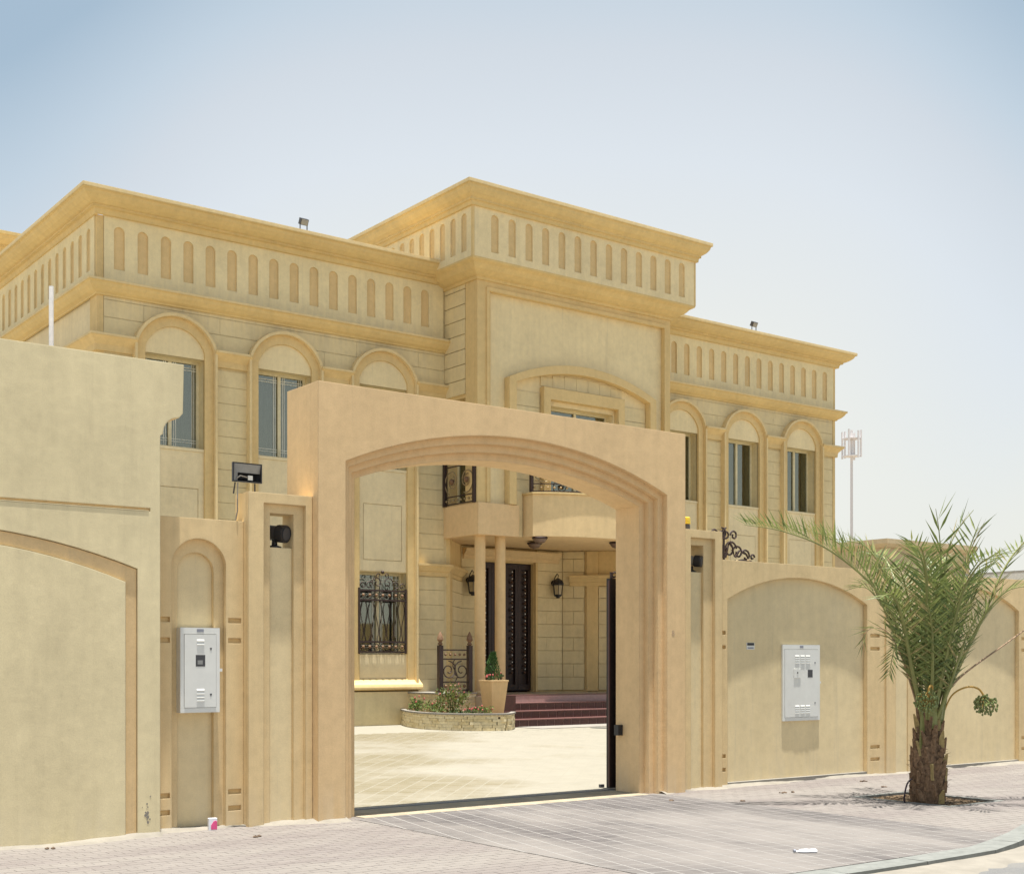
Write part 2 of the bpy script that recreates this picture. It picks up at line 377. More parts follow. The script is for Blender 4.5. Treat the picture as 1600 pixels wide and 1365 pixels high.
class MB:
    def __init__(s):
        s.v = []; s.f = []
    def add(s, verts, faces):
        o = len(s.v)
        s.v += [tuple(p) for p in verts]
        s.f += [tuple(i + o for i in f) for f in faces]
        return s
    def box(s, x0, x1, y0, y1, z0, z1):
        return s.add([(x, y, z) for x in (x0, x1) for y in (y0, y1) for z in (z0, z1)],
              [(0, 1, 3, 2), (4, 6, 7, 5), (0, 4, 5, 1), (2, 3, 7, 6), (0, 2, 6, 4), (1, 5, 7, 3)])
    def prism(s, pts, z0, z1):
        return s.plate([pts], z0, z1, 'z')
    def plate(s, loops, a0, a1, axis='y', back=True, front=True):
        def mp(p, a):
            return (p[0], a, p[1]) if axis == 'y' else ((a, p[0], p[1]) if axis == 'x' else (p[0], p[1], a))
        flat = [p for l in loops for p in l]
        n = len(flat)
        tris = tessellate_polygon([[Vector((p[0], p[1], 0)) for p in l] for l in loops])
        vs = [mp(p, a0) for p in flat] + [mp(p, a1) for p in flat]
        fs = []
        if front: fs += [tuple(t) for t in tris]
        if back: fs += [tuple(i + n for i in t) for t in tris]
        k = 0
        for l in loops:
            m = len(l)
            for i in range(m):
                j = (i + 1) % m
                fs.append((k + i, k + j, n + k + j, n + k + i))
            k += m
        return s.add(vs, fs)
    def sweep(s, prof, path, cap=True):
        m = len(prof); vs = []
        for i, (x, y) in enumerate(path):
            ns = []
            for a, b in ((i - 1, i), (i, i + 1)):
                if a >= 0 and b < len(path):
                    dx, dy = path[b][0] - path[a][0], path[b][1] - path[a][1]
                    l = math.hypot(dx, dy)
                    ns.append((dy / l, -dx / l))
            if len(ns) == 2:
                k = 1 + ns[0][0] * ns[1][0] + ns[0][1] * ns[1][1]
                nx, ny = (ns[0][0] + ns[1][0]) / k, (ns[0][1] + ns[1][1]) / k
            else:
                nx, ny = ns[0]
            vs += [(x + nx * o, y + ny * o, z) for o, z in prof]
        fs = []
        for i in range(len(path) - 1):
            for j in range(m):
                k = (j + 1) % m
                fs.append((i * m + j, i * m + k, (i + 1) * m + k, (i + 1) * m + j))
        if cap:
            fs.append(tuple(range(m)))
            fs.append(tuple(range((len(path) - 1) * m, len(path) * m)))
        return s.add(vs, fs)
    def tube(s, pts, r, n=6, r1=None, flat=1.0):
        pts = [Vector(p) for p in pts]
        m = len(pts)
        vs = []
        up = Vector((0, 0, 1))
        for i, p in enumerate(pts):
            t = (pts[min(i + 1, m - 1)] - pts[max(i - 1, 0)])
            if t.length < 1e-9: t = Vector((0, 0, 1))
            t.normalize()
            a = t.cross(up)
            if a.length < 0.05: a = t.cross(Vector((0, 1, 0)))
            a.normalize(); b = t.cross(a)
            rr = r if r1 is None else r + (r1 - r) * i / (m - 1)
            for k in range(n):
                th = 2 * math.pi * (k + 0.5) / n
                vs.append(p + a * math.cos(th) * rr + b * math.sin(th) * rr * flat)
        fs = []
        for i in range(m - 1):
            for k in range(n):
                l = (k + 1) % n
                fs.append((i * n + k, i * n + l, (i + 1) * n + l, (i + 1) * n + k))
        fs.append(tuple(range(n))); fs.append(tuple(range((m - 1) * n, m * n)))
        return s.add(vs, fs)
    def lathe(s, prof, c, n=16, axis='z'):
        vs = []
        for r, h in prof:
            for k in range(n):
                th = 2 * math.pi * k / n
                a, b = r * math.cos(th), r * math.sin(th)
                vs.append((c[0] + a, c[1] + b, c[2] + h) if axis == 'z' else ((c[0] + a, c[1] + h, c[2] + b) if axis == 'y' else (c[0] + h, c[1] + a, c[2] + b)))
        fs = []
        for i in range(len(prof) - 1):
            for k in range(n):
                l = (k + 1) % n
                fs.append((i * n + k, i * n + l, (i + 1) * n + l, (i + 1) * n + k))
        fs.append(tuple(range(n))); fs.append(tuple(range((len(prof) - 1) * n, len(prof) * n)))
        return s.add(vs, fs)
    def ball(s, c, r, n=8, m=5, sz=1.0):
        return s.lathe([(max(1e-4, r * math.sin(math.pi * i / m)), -r * sz * math.cos(math.pi * i / m)) for i in range(m + 1)], c, n)
    def rot(s, start, c, axis, ang):
        mt = Matrix.Rotation(ang, 3, axis)
        c = Vector(c)
        for i in range(start, len(s.v)):
            s.v[i] = tuple(mt @ (Vector(s.v[i]) - c) + c)
        return s
    def build(s, name, mat, parent=None, smooth=False, recalc=True, label=None, kind=None, origin=None):
        me = bpy.data.meshes.new(name)
        off = wloc(parent) if origin is None else Vector(origin)
        me.from_pydata([(x - off.x, y - off.y, z - off.z) for x, y, z in s.v], [], s.f)
        if recalc:
            b = bmesh.new(); b.from_mesh(me)
            bmesh.ops.recalc_face_normals(b, faces=b.faces)
            b.to_mesh(me); b.free()
        if smooth:
            me.shade_smooth()
            if smooth != 'full':
                me.set_sharp_from_angle(angle=R(40))
        me.materials.append(M[mat] if isinstance(mat, str) else mat)
        o = bpy.data.objects.new(name, me)
        C.objects.link(o)
        if parent: o.parent = parent
        if origin is not None:
            o.location = Vector(origin) - wloc(parent)
            WLOC[o.name] = Vector(origin)
        else:
            WLOC[o.name] = off.copy()
        if label: o['label'] = label
        if kind: o['kind'] = kind
        return o

def thing(name, label, cat, loc=(0, 0, 0), group=None, kind=None):
    o = bpy.data.objects.new(name, None)
    C.objects.link(o)
    o.location = loc
    o.empty_display_size = 0.3
    WLOC[o.name] = Vector(loc)
    if label: o['label'] = label
    if cat: o['category'] = cat
    if group: o['group'] = group
    if kind: o['kind'] = kind
    return o

def tag(o, label, cat, group=None):
    o['label'] = label; o['category'] = cat
    if group: o['group'] = group
    return o

class Pieces:
    """countable pieces: the first 300 are objects of their own, the rest one joined part"""
    def __init__(s, name, mat, parent, rest='stuff_pieces', limit=300, label=None):
        s.name, s.mat, s.parent, s.rest, s.limit = name, mat, parent, rest, limit
        s.n = 0; s.cache = {}; s.mb = MB()
    def put(s, c, dims, rz=0.0, tilt=0.0):
        """box piece centred at c"""
        dx, dy, dz = [d / 2 for d in dims]
        if s.n < s.limit:
            key = tuple(round(d, 3) for d in dims)
            me = s.cache.get(key)
            if me is None:
                mb = MB(); mb.box(-dx, dx, -dy, dy, -dz, dz)
                me = bpy.data.meshes.new(s.name)
                me.from_pydata(mb.v, [], mb.f)
                b = bmesh.new(); b.from_mesh(me); bmesh.ops.recalc_face_normals(b, faces=b.faces); b.to_mesh(me); b.free()
                me.materials.append(M[s.mat])
                s.cache[key] = me
            o = bpy.data.objects.new(s.name, me)
            C.objects.link(o)
            o.parent = s.parent
            o.location = Vector(c) - wloc(s.parent)
            if tilt: o.rotation_mode = 'ZYX'
            o.rotation_euler = (tilt, 0, rz)
        else:
            k = len(s.mb.v)
            s.mb.box(c[0] - dx, c[0] + dx, c[1] - dy, c[1] + dy, c[2] - dz, c[2] + dz)
            if rz: s.mb.rot(k, c, 'Z', rz)
            if tilt: s.mb.rot(k, c, 'X', tilt)
        s.n += 1
    def done(s):
        if s.mb.v:
            s.mb.build(s.rest, s.mat, s.parent, kind='stuff')

def balls(cs, r, name, mat, parent, sz=1.0, n=8, k=5):
    """alike round pieces sharing one mesh"""
    me = None
    for c_ in cs:
        if me is None:
            o_ = MB().ball((0, 0, 0), r, n, k, sz).build(name, mat, None, smooth=True)
            me = o_.data
        else:
            o_ = bpy.data.objects.new(name, me); C.objects.link(o_)
        o_.parent = parent; o_.location = Vector(c_) - wloc(parent)
def arc(x0, x1, zs, apex, n=16):
    """segmental arc from (x0,zs) over apex to (x1,zs)"""
    h = (x1 - x0) / 2; r = apex - zs; cx = (x0 + x1) / 2
    Rr = (h * h + r * r) / (2 * r); cz = apex - Rr
    a = math.atan2(h, zs - cz)
    return [(cx - Rr * math.sin(a - 2 * a * i / n), cz + Rr * math.cos(a - 2 * a * i / n)) for i in range(n + 1)]
def outline(x0, x1, zb, zs, apex, n=16):
    return [(x0, zb)] + arc(x0, x1, zs, apex, n) + [(x1, zb)]
def arch_band(o, i, n=16):
    return outline(*o, n) + outline(*i, n)[::-1]
def rect(x0, x1, z0, z1):
    return [(x0, z0), (x1, z0), (x1, z1), (x0, z1)]
def spiral(cx, cz, r0, turns, start, sgn=1, n=18, shrink=0.25):
    pts = []
    for i in range(n + 1):
        t = i / n
        r = r0 * (1 - (1 - shrink) * t)
        a = start + sgn * turns * 2 * math.pi * t
        pts.append((cx + r * math.cos(a), cz + r * math.sin(a)))
    return pts

# ------------------------------------------------------------------ ground
GZ = 0.22
def court_z(y):
    return 0.0 if y < 12.3 else (GZ if y > 21 else GZ * (y - 12.3) / 8.7)

o = MB().add([(-900, -900, -0.16), (900, -900, -0.16), (900, 900, -0.16), (-900, 900, -0.16)], [(0, 1, 2, 3)]).build('ground', 'desert')
o['kind'] = 'structure'
o = MB().box(-60, 120, -6, 9.0, -0.30, -0.055).build('road', 'asphalt'); o['kind'] = 'structure'

# kerb line
def kerb_path():
    pts = [(-20 + i, 6.37) for i in range(30)]
    pts += [(10.0, 6.40), (10.5, 6.50), (11.0, 6.63), (12.0, 6.98), (13.0, 7.35), (14, 7.72), (16, 8.35), (18, 8.75), (20, 8.95)]
    pts += [(x, 9.0) for x in range(22, 62, 2)]
    return pts
KP = kerb_path()
def kerb_y(x):
    for a, b in zip(KP, KP[1:]):
        if a[0] <= x <= b[0]:
            return a[1] + (b[1] - a[1]) * (x - a[0]) / (b[0] - a[0])
    return KP[-1][1]
kerb = thing('kerb', None, None, (0, 0, 0), kind='structure')
for a, b in zip(KP, KP[1:]):
    if b[0] < 3 or a[0] > 30: continue
    raised = 0.0 if b[0] < 9.9 else min(0.05, 0.03 * (b[0] - 9.9))
    g = 0.005
    L = math.hypot(b[0] - a[0], b[1] - a[1]); ux, uy = (b[0] - a[0]) / L, (b[1] - a[1]) / L
    p0 = (a[0] + ux * g, a[1] + uy * g); p1 = (b[0] - ux * g, b[1] - uy * g)
    nx, ny = -uy * 0.25, ux * 0.25
    zb_ = random.uniform(-0.0015, 0.0015)
    k_ = MB().prism([p0, p1, (p1[0] + nx, p1[1] + ny), (p0[0] + nx, p0[1] + ny)], -0.25, 0)
    for q in range(4, 8):
        k_.v[q] = (k_.v[q][0], k_.v[q][1], 0.004 + zb_ + max(0.0, min(0.06, 0.03 * (k_.v[q][0] - 9.9))))
    k_.build('kerb_stone', 'kerb', kerb)
# sand drifted against the kerb on the road side
mb = MB(); vs = []; n = 0
for i in range(241):
    x = 2 + i * 0.1
    y = kerb_y(x)
    w = 0.42 + 0.12 * math.sin(x * 1.7) + random.uniform(-0.05, 0.05)
    for k in range(6):
        t = k / 5
        z = -0.052 + 0.028 * (1 - t) ** 0.8 + random.uniform(-0.002, 0.002)
        if k == 5: z = -0.062
        vs.append((x, y + 0.01 - w * t, z))
fs = [(i * 6 + k, (i + 1) * 6 + k, (i + 1) * 6 + k + 1, i * 6 + k + 1) for i in range(240) for k in range(5)]
o = mb.add(vs, fs).build('road_sand', 'sandstrip', smooth='full'); o['kind'] = 'structure'

# pavement: sand bed + bricks; driveway: sand bed + square pavers laid askew
PIT = (12.66, 13.62, 8.68, 9.95)
DRV = (6.5, 11.6)       # driveway across the pavement, between these x at the wall
def drive_edges(y):
    t = (11.75 - y) / 5.2
    return 6.75 - 0.05 * t, 11.05 - 0.6 * t + (0.55 * t)
pavement = thing('pavement', None, None, (0, 0, 0), kind='structure')
top = [(x, kerb_y(x) + 0.25) for x in [3.0 - 6, 2, 9, 9.9, 10.4, 11, 12, 13, 14, 16, 18, 20, 24, 40]]
def poly_strip(xs, mat, name, z, parent):
    mb = MB(); vs = []
    for x in xs:
        vs += [(x, kerb_y(x) + 0.245, z), (x, 8.60, z)]
    return vs
# bed (with a hole at the palm pit) built from strips
mb = MB()
def quad(mb, x0, x1, ya0, ya1, yb, z):
    mb.add([(x0, ya0, z), (x1, ya1, z), (x1, yb, z), (x0, yb, z), (x0, ya0, z - 0.1), (x1, ya1, z - 0.1), (x1, yb, z - 0.1), (x0, yb, z - 0.1)],
           [(0, 1, 2, 3), (0, 1, 5, 4), (1, 2, 6, 5), (2, 3, 7, 6), (3, 0, 4, 7)])
xs = [-8, 2, 6, 9, 9.9, 10.4, 11, 12, PIT[0]]
for a, b in zip(xs, xs[1:]): quad(mb, a, b, kerb_y(a) + 0.24, kerb_y(b) + 0.24, 11.9, 0.0008)
quad(mb, PIT[0], PIT[1], kerb_y(PIT[0]) + 0.24, kerb_y(PIT[1]) + 0.24, PIT[2], 0.0008)
quad(mb, PIT[0], PIT[1], PIT[3], PIT[3], 11.9, 0.0008)
xs = [PIT[1], 14, 16, 18, 20, 24, 40]
for a, b in zip(xs, xs[1:]): quad(mb, a, b, kerb_y(a) + 0.24, kerb_y(b) + 0.24, 11.9, 0.0008)
mb.build('sand_bed', 'joint_dull', pavement)

def camd(x, y):
    return x * 0.6025 + y * 0.798
bricks = []
bw, bh = 0.2, 0.1
j = 0
y = 6.66
while y < 11.78:
    x = 2.4 + (0.1 if j % 2 else 0)
    while x < 22.0:
        cx, cy = x + bw / 2, y + bh / 2
        e0, e1 = drive_edges(cy)
        px = 800 + 2040 * (cx * 0.798 - cy * 0.6025) / camd(cx, cy)
        if cy > kerb_y(cx) + 0.30 and not (e0 - 0.1 < cx < e1 + 0.1) and not (PIT[0] - 0.1 < cx < PIT[1] + 0.1 and PIT[2] - 0.05 < cy < PIT[3] + 0.05) and -200 < px < 1800:
            bricks.append((camd(cx, cy) + (50 if not (-20 < px < 1620 and camd(cx, cy) > 9.9) else 0), cx, cy))
        x += bw
    y += bh; j += 1
bricks.sort()
def clip0(poly, fn):
    out = []
    for i in range(len(poly)):
        a, b = poly[i], poly[(i + 1) % len(poly)]
        fa, fb = fn(a), fn(b)
        if fa >= 0: out.append(a)
        if (fa >= 0) != (fb >= 0):
            t = fa / (fa - fb); out.append((a[0] + (b[0] - a[0]) * t, a[1] + (b[1] - a[1]) * t))
    return out
cutb = MB()
j = 0; y = 6.66
while y < 11.78:
    x = 2.4 + (0.1 if j % 2 else 0)
    while x < 22.0:
        cx, cy = x + 0.1, y + 0.05
        e0, e1 = drive_edges(cy)
        sides = []
        if abs(cx - e0) <= 0.1: sides.append(lambda p: drive_edges(p[1])[0] - 0.004 - p[0])
        if abs(cx - e1) <= 0.1: sides.append(lambda p: p[0] - drive_edges(p[1])[1] - 0.004)
        near_kerb = abs(cy - kerb_y(cx) - 0.25) <= 0.12 and not (e0 + 0.1 < cx < e1 - 0.1)
        if near_kerb and cy <= kerb_y(cx) + 0.30: sides.append(lambda p: p[1] - kerb_y(p[0]) - 0.256)
        elif near_kerb and not sides: sides = []
        if sides and cy > kerb_y(cx) + 0.13:
            poly = [(cx - .097, cy - .047), (cx + .097, cy - .047), (cx + .097, cy + .047), (cx - .097, cy + .047)]
            for fn in sides:
                if poly: poly = clip0(poly, fn)
            if len(poly) > 2: cutb.prism(poly, -0.04, 0.0025)
        x += 0.2
    y += 0.1; j += 1
cutb.build('cut_bricks', 'pave', pavement, kind='stuff')
P = Pieces('paving_brick', 'pave', pavement, 'paving_bricks')
for d, cx, cy in bricks:
    P.put((cx, cy, -0.02 + random.uniform(-0.0005, 0.0005)), (bw - 0.005, bh - 0.005, 0.045))
P.done()

driveway = thing('driveway', None, None, (0, 0, 0), kind='structure')
ang = R(-13)
pv = []; cutp = []
pw = 0.205
ca, sa = math.cos(ang), math.sin(ang)
for i in range(-60, 60):
    for k in range(-60, 60):
        cx = 9 + ca * i * pw - sa * k * pw
        cy = 9 + sa * i * pw + ca * k * pw
        e0, e1 = drive_edges(cy)
        inside = e0 + 0.15 < cx < e1 - 0.15 and kerb_y(cx) + 0.25 + 0.15 < cy < 11.62 - 0.15
        if not inside:
            if e0 - 0.15 < cx < e1 + 0.15 and kerb_y(cx) + 0.1 < cy < 11.78: cutp.append((cx, cy))
        else:
            px = 800 + 2040 * (cx * 0.798 - cy * 0.6025) / camd(cx, cy)
            pv.append((camd(cx, cy) + (40 if camd(cx, cy) < 9.7 else 0), cx, cy))
pv.sort()
mb = MB()
e = [(drive_edges(yy), yy) for yy in (6.63, 8.5, 10, 11.62)]
for (a, ya), (b, yb) in zip(e, e[1:]):
    mb.add([(a[0], ya, 0.0052), (a[1], ya, 0.0052), (b[1], yb, 0.0052), (b[0], yb, 0.0052)], [(0, 1, 2, 3)])
mb.build('sand_bed', 'joint', driveway)
def clip(poly, fn):
    out = []
    for i in range(len(poly)):
        a, b = poly[i], poly[(i + 1) % len(poly)]
        fa, fb = fn(a), fn(b)
        if fa >= 0: out.append(a)
        if (fa >= 0) != (fb >= 0):
            t = fa / (fa - fb); out.append((a[0] + (b[0] - a[0]) * t, a[1] + (b[1] - a[1]) * t))
    return out
mb = MB()
for cx, cy in cutp:
    h = (pw - 0.020) / 2
    poly = [(cx + ca * x - sa * y, cy + sa * x + ca * y) for x, y in ((-h, -h), (h, -h), (h, h), (-h, h))]
    for fn in (lambda p: p[0] - drive_edges(p[1])[0] - 0.004, lambda p: drive_edges(p[1])[1] - 0.004 - p[0], lambda p: p[1] - kerb_y(p[0]) - 0.256, lambda p: 11.615 - p[1]):
        if poly: poly = clip(poly, fn)
    if len(poly) > 2:
        ar = abs(sum(poly[i][0] * poly[(i + 1) % len(poly)][1] - poly[(i + 1) % len(poly)][0] * poly[i][1] for i in range(len(poly)))) / 2
        if ar > 0.0006: mb.prism(poly, -0.04, 0.006)
mb.build('cut_pavers', 'drive', driveway, kind='stuff')
P = Pieces('paver', 'drive', driveway, 'pavers')
for d, cx, cy in pv:
    P.put((cx, cy, -0.017 + random.uniform(-0.0003, 0.0003)), (pw - 0.018, pw - 0.018, 0.046), ang)
P.done()

# courtyard behind the gate: sloped bed with pavers on the diagonal
court = thing('courtyard', None, None, (0, 0, 0), kind='structure')
mb = MB()
for ya, yb in ((12.28, 21), (21, 45)):
    za, zb = court_z(ya) + 0.0004, court_z(yb) + 0.0004
    mb.add([(-2, ya, za), (34, ya, za), (34, yb, zb), (-2, yb, zb)], [(0, 1, 2, 3)])
mb.build('sand_bed', 'joint_court', court)
cp = []
for i in range(-70, 70):
    for k in range(-70, 70):
        cx = 9 + (i - k) * 0.22 * 0.7071
        cy = 17 + (i + k) * 0.22 * 0.7071
        if 12.45 < cy < 21.9 and 5.5 < cx < 20 and cx < cy * 1.05 + 0.4 and cx > cy * 0.42:
            cp.append((cy, cx))
cp.sort()
P = Pieces('paver', 'court', court, 'pavers')
for cy, cx in cp:
    z = court_z(cy)
    P.put((cx, cy, z - 0.017), (0.22 - 0.013, 0.22 - 0.013, 0.036), R(45), math.atan(GZ / 8.7) if cy < 21 else 0.0)
P.done()
# threshold with the rail of the sliding gate
thr = thing('threshold', None, None, (0, 0, 0), kind='structure')
MB().box(6.88, 10.87, 11.62, 12.28, -0.05, 0.006).build('concrete_strip', 'threshold_screed', thr)
MB().box(6.88, 15.2, 12.33, 12.40, -0.02, 0.016).build('gate_rail', 'grey', thr)
MB().box(16.9, 22.9, 21.35, 22.2, 0.1, GZ + 0.012).build('concrete_strip', 'concrete', thr)
# sand heaps blown along the foot of the street walls
mb = MB(); vs = []; cols = 0
x = -1.0
while x < 22:
    if 6.9 < x < 10.85:
        w0 = 11.75
    else:
        w0 = 11.83
    wy = 11.60 if x < 4.7 else (11.80 if x < 5.6 else (11.70 if x < 6.3 else 11.62))
    if x > 6.64: wy = 11.62
    if x > 11.4: wy = 11.7
    if x > 12.2: wy = 11.78
    w = 0.10 + 0.07 * math.sin(x * 2.1) + 0.05 * math.sin(x * 5.3) + random.uniform(0, .04)
    h = 0.022 + 0.012 * math.sin(x * 3.1) + random.uniform(0, 0.01)
    vs += [(x, wy + 0.08, h + 0.004), (x, wy - 0.01, h), (x, wy - w * 0.5, h * 0.42), (x, wy - w, -0.004)]
    cols += 1; x += 0.09
fs = []
for i in range(cols - 1):
    xx = -1 + i * 0.09
    if 6.60 < xx < 11.0: continue
    for k in range(3):
        fs.append((i * 4 + k, (i + 1) * 4 + k, (i + 1) * 4 + k + 1, i * 4 + k + 1))
o = mb.add(vs, fs).build('wall_sand', 'sandstrip', smooth='full'); o['kind'] = 'structure'

# ------------------------------------------------------------------ villa
FY = 24.8                 # wing facades
CY = 23.5                 # centre block
XL, XR = 16.78, 22.66     # centre block sides
HL, HR = 8.75, 30.57      # villa sides
BACK = 39.0
villa = thing('villa', 'two-storey cream and ochre villa with arched windows and projecting centre block behind the gate', 'house', (19.7, 25.0, 0.2))

LB = [10.3, 12.72, 15.13]      # bay centres, left wing
RB = [24.28, 26.66, 29.04]
OW, IW = 0.86, 0.62            # outer and inner half width
SPR = 7.88
holesL = [rect(c - IW, c + IW, 5.90, 7.70) for c in LB] + [rect(LB[2] - IW, LB[2] + IW, 1.79, 3.60)]
holesR = [rect(c - IW, c + IW, 5.90, 7.70) for c in RB]
# structural walls (blocks and panels stand on them)
MB().plate([rect(HL + 0.03, XL + 0.1, 0.1, 10.2)] + holesL, FY + 0.014, FY + 0.42).build('wall', 'block', villa, label='left wing front wall')
MB().plate([rect(XR - 0.1, HR - 0.03, 0.1, 10.2)] + holesR, FY + 0.014, FY + 0.42).build('wall', 'block', villa, label='right wing front wall')
MB().box(HL + 0.03, HL + 0.3, FY + 0.43, BACK, 0.1, 10.2).build('wall', 'cream', villa, label='left side wall')
MB().box(HR - 0.3, HR - 0.03, FY + 0.43, BACK, 0.1, 10.2).build('wall', 'cream', villa, label='right side wall')
MB().box(HL + 0.3, HR - 0.3, BACK - 0.3, BACK - 0.02, 0.1, 10.2).build('wall', 'cream', villa, label='back wall')
MB().box(HL + 0.31, HR - 0.31, FY + 0.43, BACK - 0.31, 9.7, 9.9).build('roof', 'concrete', villa)
# first floor slab and partitions closing rooms off from the light
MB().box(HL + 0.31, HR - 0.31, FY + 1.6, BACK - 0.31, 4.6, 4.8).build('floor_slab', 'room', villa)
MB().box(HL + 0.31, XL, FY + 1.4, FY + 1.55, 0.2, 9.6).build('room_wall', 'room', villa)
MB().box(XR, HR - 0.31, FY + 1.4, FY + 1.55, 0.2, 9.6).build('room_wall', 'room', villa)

# course blocks
WB = Pieces('wall_block', 'block', villa, 'wall_blocks', 300)
PITCH = 0.337
def course(x0, x1, z0, z1, y0, th=0.04, L=1.25, phase=0.0):
    k = 0
    z = z0
    while z < z1 - 0.05:
        h = min(PITCH, z1 - z)
        x = x0
        first = L * (0.5 if (k + phase) % 2 else 1.0)
        while x < x1 - 0.01:
            w = min(first if x == x0 else L, x1 - x)
            if x1 - (x + w) < 0.25: w = x1 - x
            WB.put((x + w / 2, y0 + th / 2 + random.uniform(0, 0.0015), z + h / 2), (w - (0.003 if w < x1 - x0 - 0.01 else 0), th, h - 0.006))
            x += w
        z += PITCH; k += 1
def strips(bays, xa, xb):
    s = []; x = xa
    for c in bays:
        s.append((x, c - OW + 0.03)); x = c + OW - 0.03
    s.append((x, xb))
    return s
ZTOP = 8.70
for (a, b) in strips(LB, HL + 0.12, XL): course(a, b, 3.84 + 0.012, 7.60, FY)
for (a, b) in strips(LB, HL + 0.12, XL)[-1:]: course(a, b, 0.22, 3.55, FY)
course(HL + 0.12, XL, 7.93, ZTOP, FY, L=1.6)
for (a, b) in strips(LB, HL + 0.12, XL)[:-1]: course(a, b, 0.22, 3.55, FY)
course(LB[2] - IW - 0.2, LB[2] + IW + 0.24, 0.22, 0.95, FY, L=2.2)
for (a, b) in strips(RB, XR, HR - 0.12): course(a, b, 3.84 + 0.012, 7.60, FY, L=0.8)
course(XR, HR - 0.12, 7.93, ZTOP, FY, L=1.5)
# corner strips
for x0 in (HL, HR - 0.12):
    MB().box(x0 + (0.0 if x0 == HL else 0.006), x0 + 0.114, FY - 0.004, FY + 0.42, 0.15, 10.2).build('corner_strip', 'trim', villa)

def window_unit(cx, z0, z1, hw, y, parent, bars=False, curtain=True, axis='y'):
    """frame with two panes, mullion and cloth behind"""
    fr = MB()
    t = 0.055
    fr.plate([rect(cx - hw, cx + hw, z0, z1), rect(cx - hw + t, cx + hw - t, z0 + t, z1 - t)], y, y + 0.06)
    fr.box(cx - 0.035, cx + 0.035, y - 0.012, y + 0.05, z0 + t + 0.001, z1 - t - 0.001)
    f = fr.build('window', 'frame', parent)
    for s in (-1, 1):
        a, b = (cx - hw + t, cx - 0.035) if s < 0 else (cx + 0.035, cx + hw - t)
        MB().box(a + 0.001, b - 0.001, y + 0.03, y + 0.036, z0 + t, z1 - t).build('pane', 'glass', f)
        if bars:
            m = MB(); q = 0.012
            for xx in (a + 0.05, a + 0.09, b - 0.09, b - 0.05):
                m.box(xx, xx + q, y + 0.022, y + 0.028, z0 + t, z1 - t)
            for zz in (z0 + t + 0.09, z0 + t + 0.14, z1 - t - 0.14, z1 - t - 0.09):
                m.box(a, b, y + 0.0205, y + 0.0215, zz, zz + q)
            m.build('glazing_bars', 'bar', f)
    # cloth
    if curtain:
        for s in (-1, 1):
            m = MB(); vs = []
            a, b = (cx - hw, cx - 0.02) if s < 0 else (cx + 0.02, cx + hw)
            n = 40
            for i in range(n + 1):
                x = a + (b - a) * i / n
                yy = y + 0.17 + 0.03 * math.sin(i * 0.95 + s) + 0.01 * math.sin(i * 2.3)
                vs += [(x, yy, z0 + 0.01), (x, yy, z1 - 0.01)]
            m.add(vs, [(2 * i, 2 * i + 2, 2 * i + 3, 2 * i + 1) for i in range(n)])
            m.build('curtain', 'curtain_pale' if (s < 0 or bars) else 'curtain', f, smooth='full')
    return f

def upper_bay(c, parent, zb, bars):
    # raised archivolt with long legs, thin lip, tympanum, sill panel
    q = OW - 0.055
    band = arch_band((c - q, c + q, zb, SPR - 0.02, 8.465), (c - IW, c + IW, zb, SPR - 0.06, 8.27))
    a = MB().plate([band], FY - 0.06, FY + 0.03)
    a.build('archivolt', 'trim', parent)
    lip = arch_band((c - OW, c + OW, zb, SPR, 8.53), (c - q, c + q, zb, SPR - 0.02, 8.465))
    MB().plate([lip], FY - 0.15, FY + 0.03).build('arch_lip', 'trim_pale_lit', parent)
    MB().plate([outline(c - IW, c + IW, 7.70, SPR - 0.06, 8.27)], FY - 0.02, FY + 0.04).build('tympanum', 'cream_high', parent)
    window_unit(c, 5.90, 7.70, IW, FY + 0.24, parent, bars)
    MB().box(c - IW + 0.0, c + IW, FY - 0.02, FY + 0.23, 5.84, 5.899).build('window_sill', 'cream', parent)
for c in LB: upper_bay(c, villa, 1.0, True)
for c in RB: upper_bay(c, villa, 1.0, False)
# panels below the upper windows
for c in LB + RB:
    MB().plate([rect(c - IW, c + IW, 3.62, 5.838), rect(c - IW + 0.12, c + IW - 0.12, 3.86, 5.10)], FY - 0.005, FY + 0.038).build('sill_panel', 'cream', villa)
    MB().box(c - IW + 0.132, c + IW - 0.132, FY - 0.005, FY + 0.038, 3.872, 5.088).build('sill_panel', 'cream', villa)
# ground floor of the third bay: lower panel, moulded sill
c = LB[2]
MB().box(c - IW, c + IW, FY - 0.02, FY + 0.038, 1.25, 1.785).build('lower_panel', 'cream', villa)
MB().sweep([(0, 1.25), (0.05, 1.24), (0.12, 1.17), (0.20, 1.12), (0.22, 1.06), (0.22, 1.02), (0.15, 1.0), (0, 0.97)],
           [(c - OW - 0.1, FY + 0.01), (c + OW + 0.08, FY + 0.01)]).build('moulded_sill', 'trim', villa)
for cc in LB[:2]:
    MB().box(cc - IW, cc + IW, FY - 0.02, FY + 0.038, 1.0, 3.6).build('lower_panel', 'cream', villa)
for cc in RB:
    MB().box(cc - IW, cc + IW, FY - 0.02, FY + 0.038, 1.0, 3.6).build('lower_panel', 'cream', villa)
for cc in LB + RB:
    MB().box(cc - OW + 0.001, cc + OW - 0.001, FY - 0.14, FY + 0.03, 0.2, 0.965).build('base_plinth', 'block', villa)
w = window_unit(c, 1.79, 3.60, IW, FY + 0.22, villa, True)

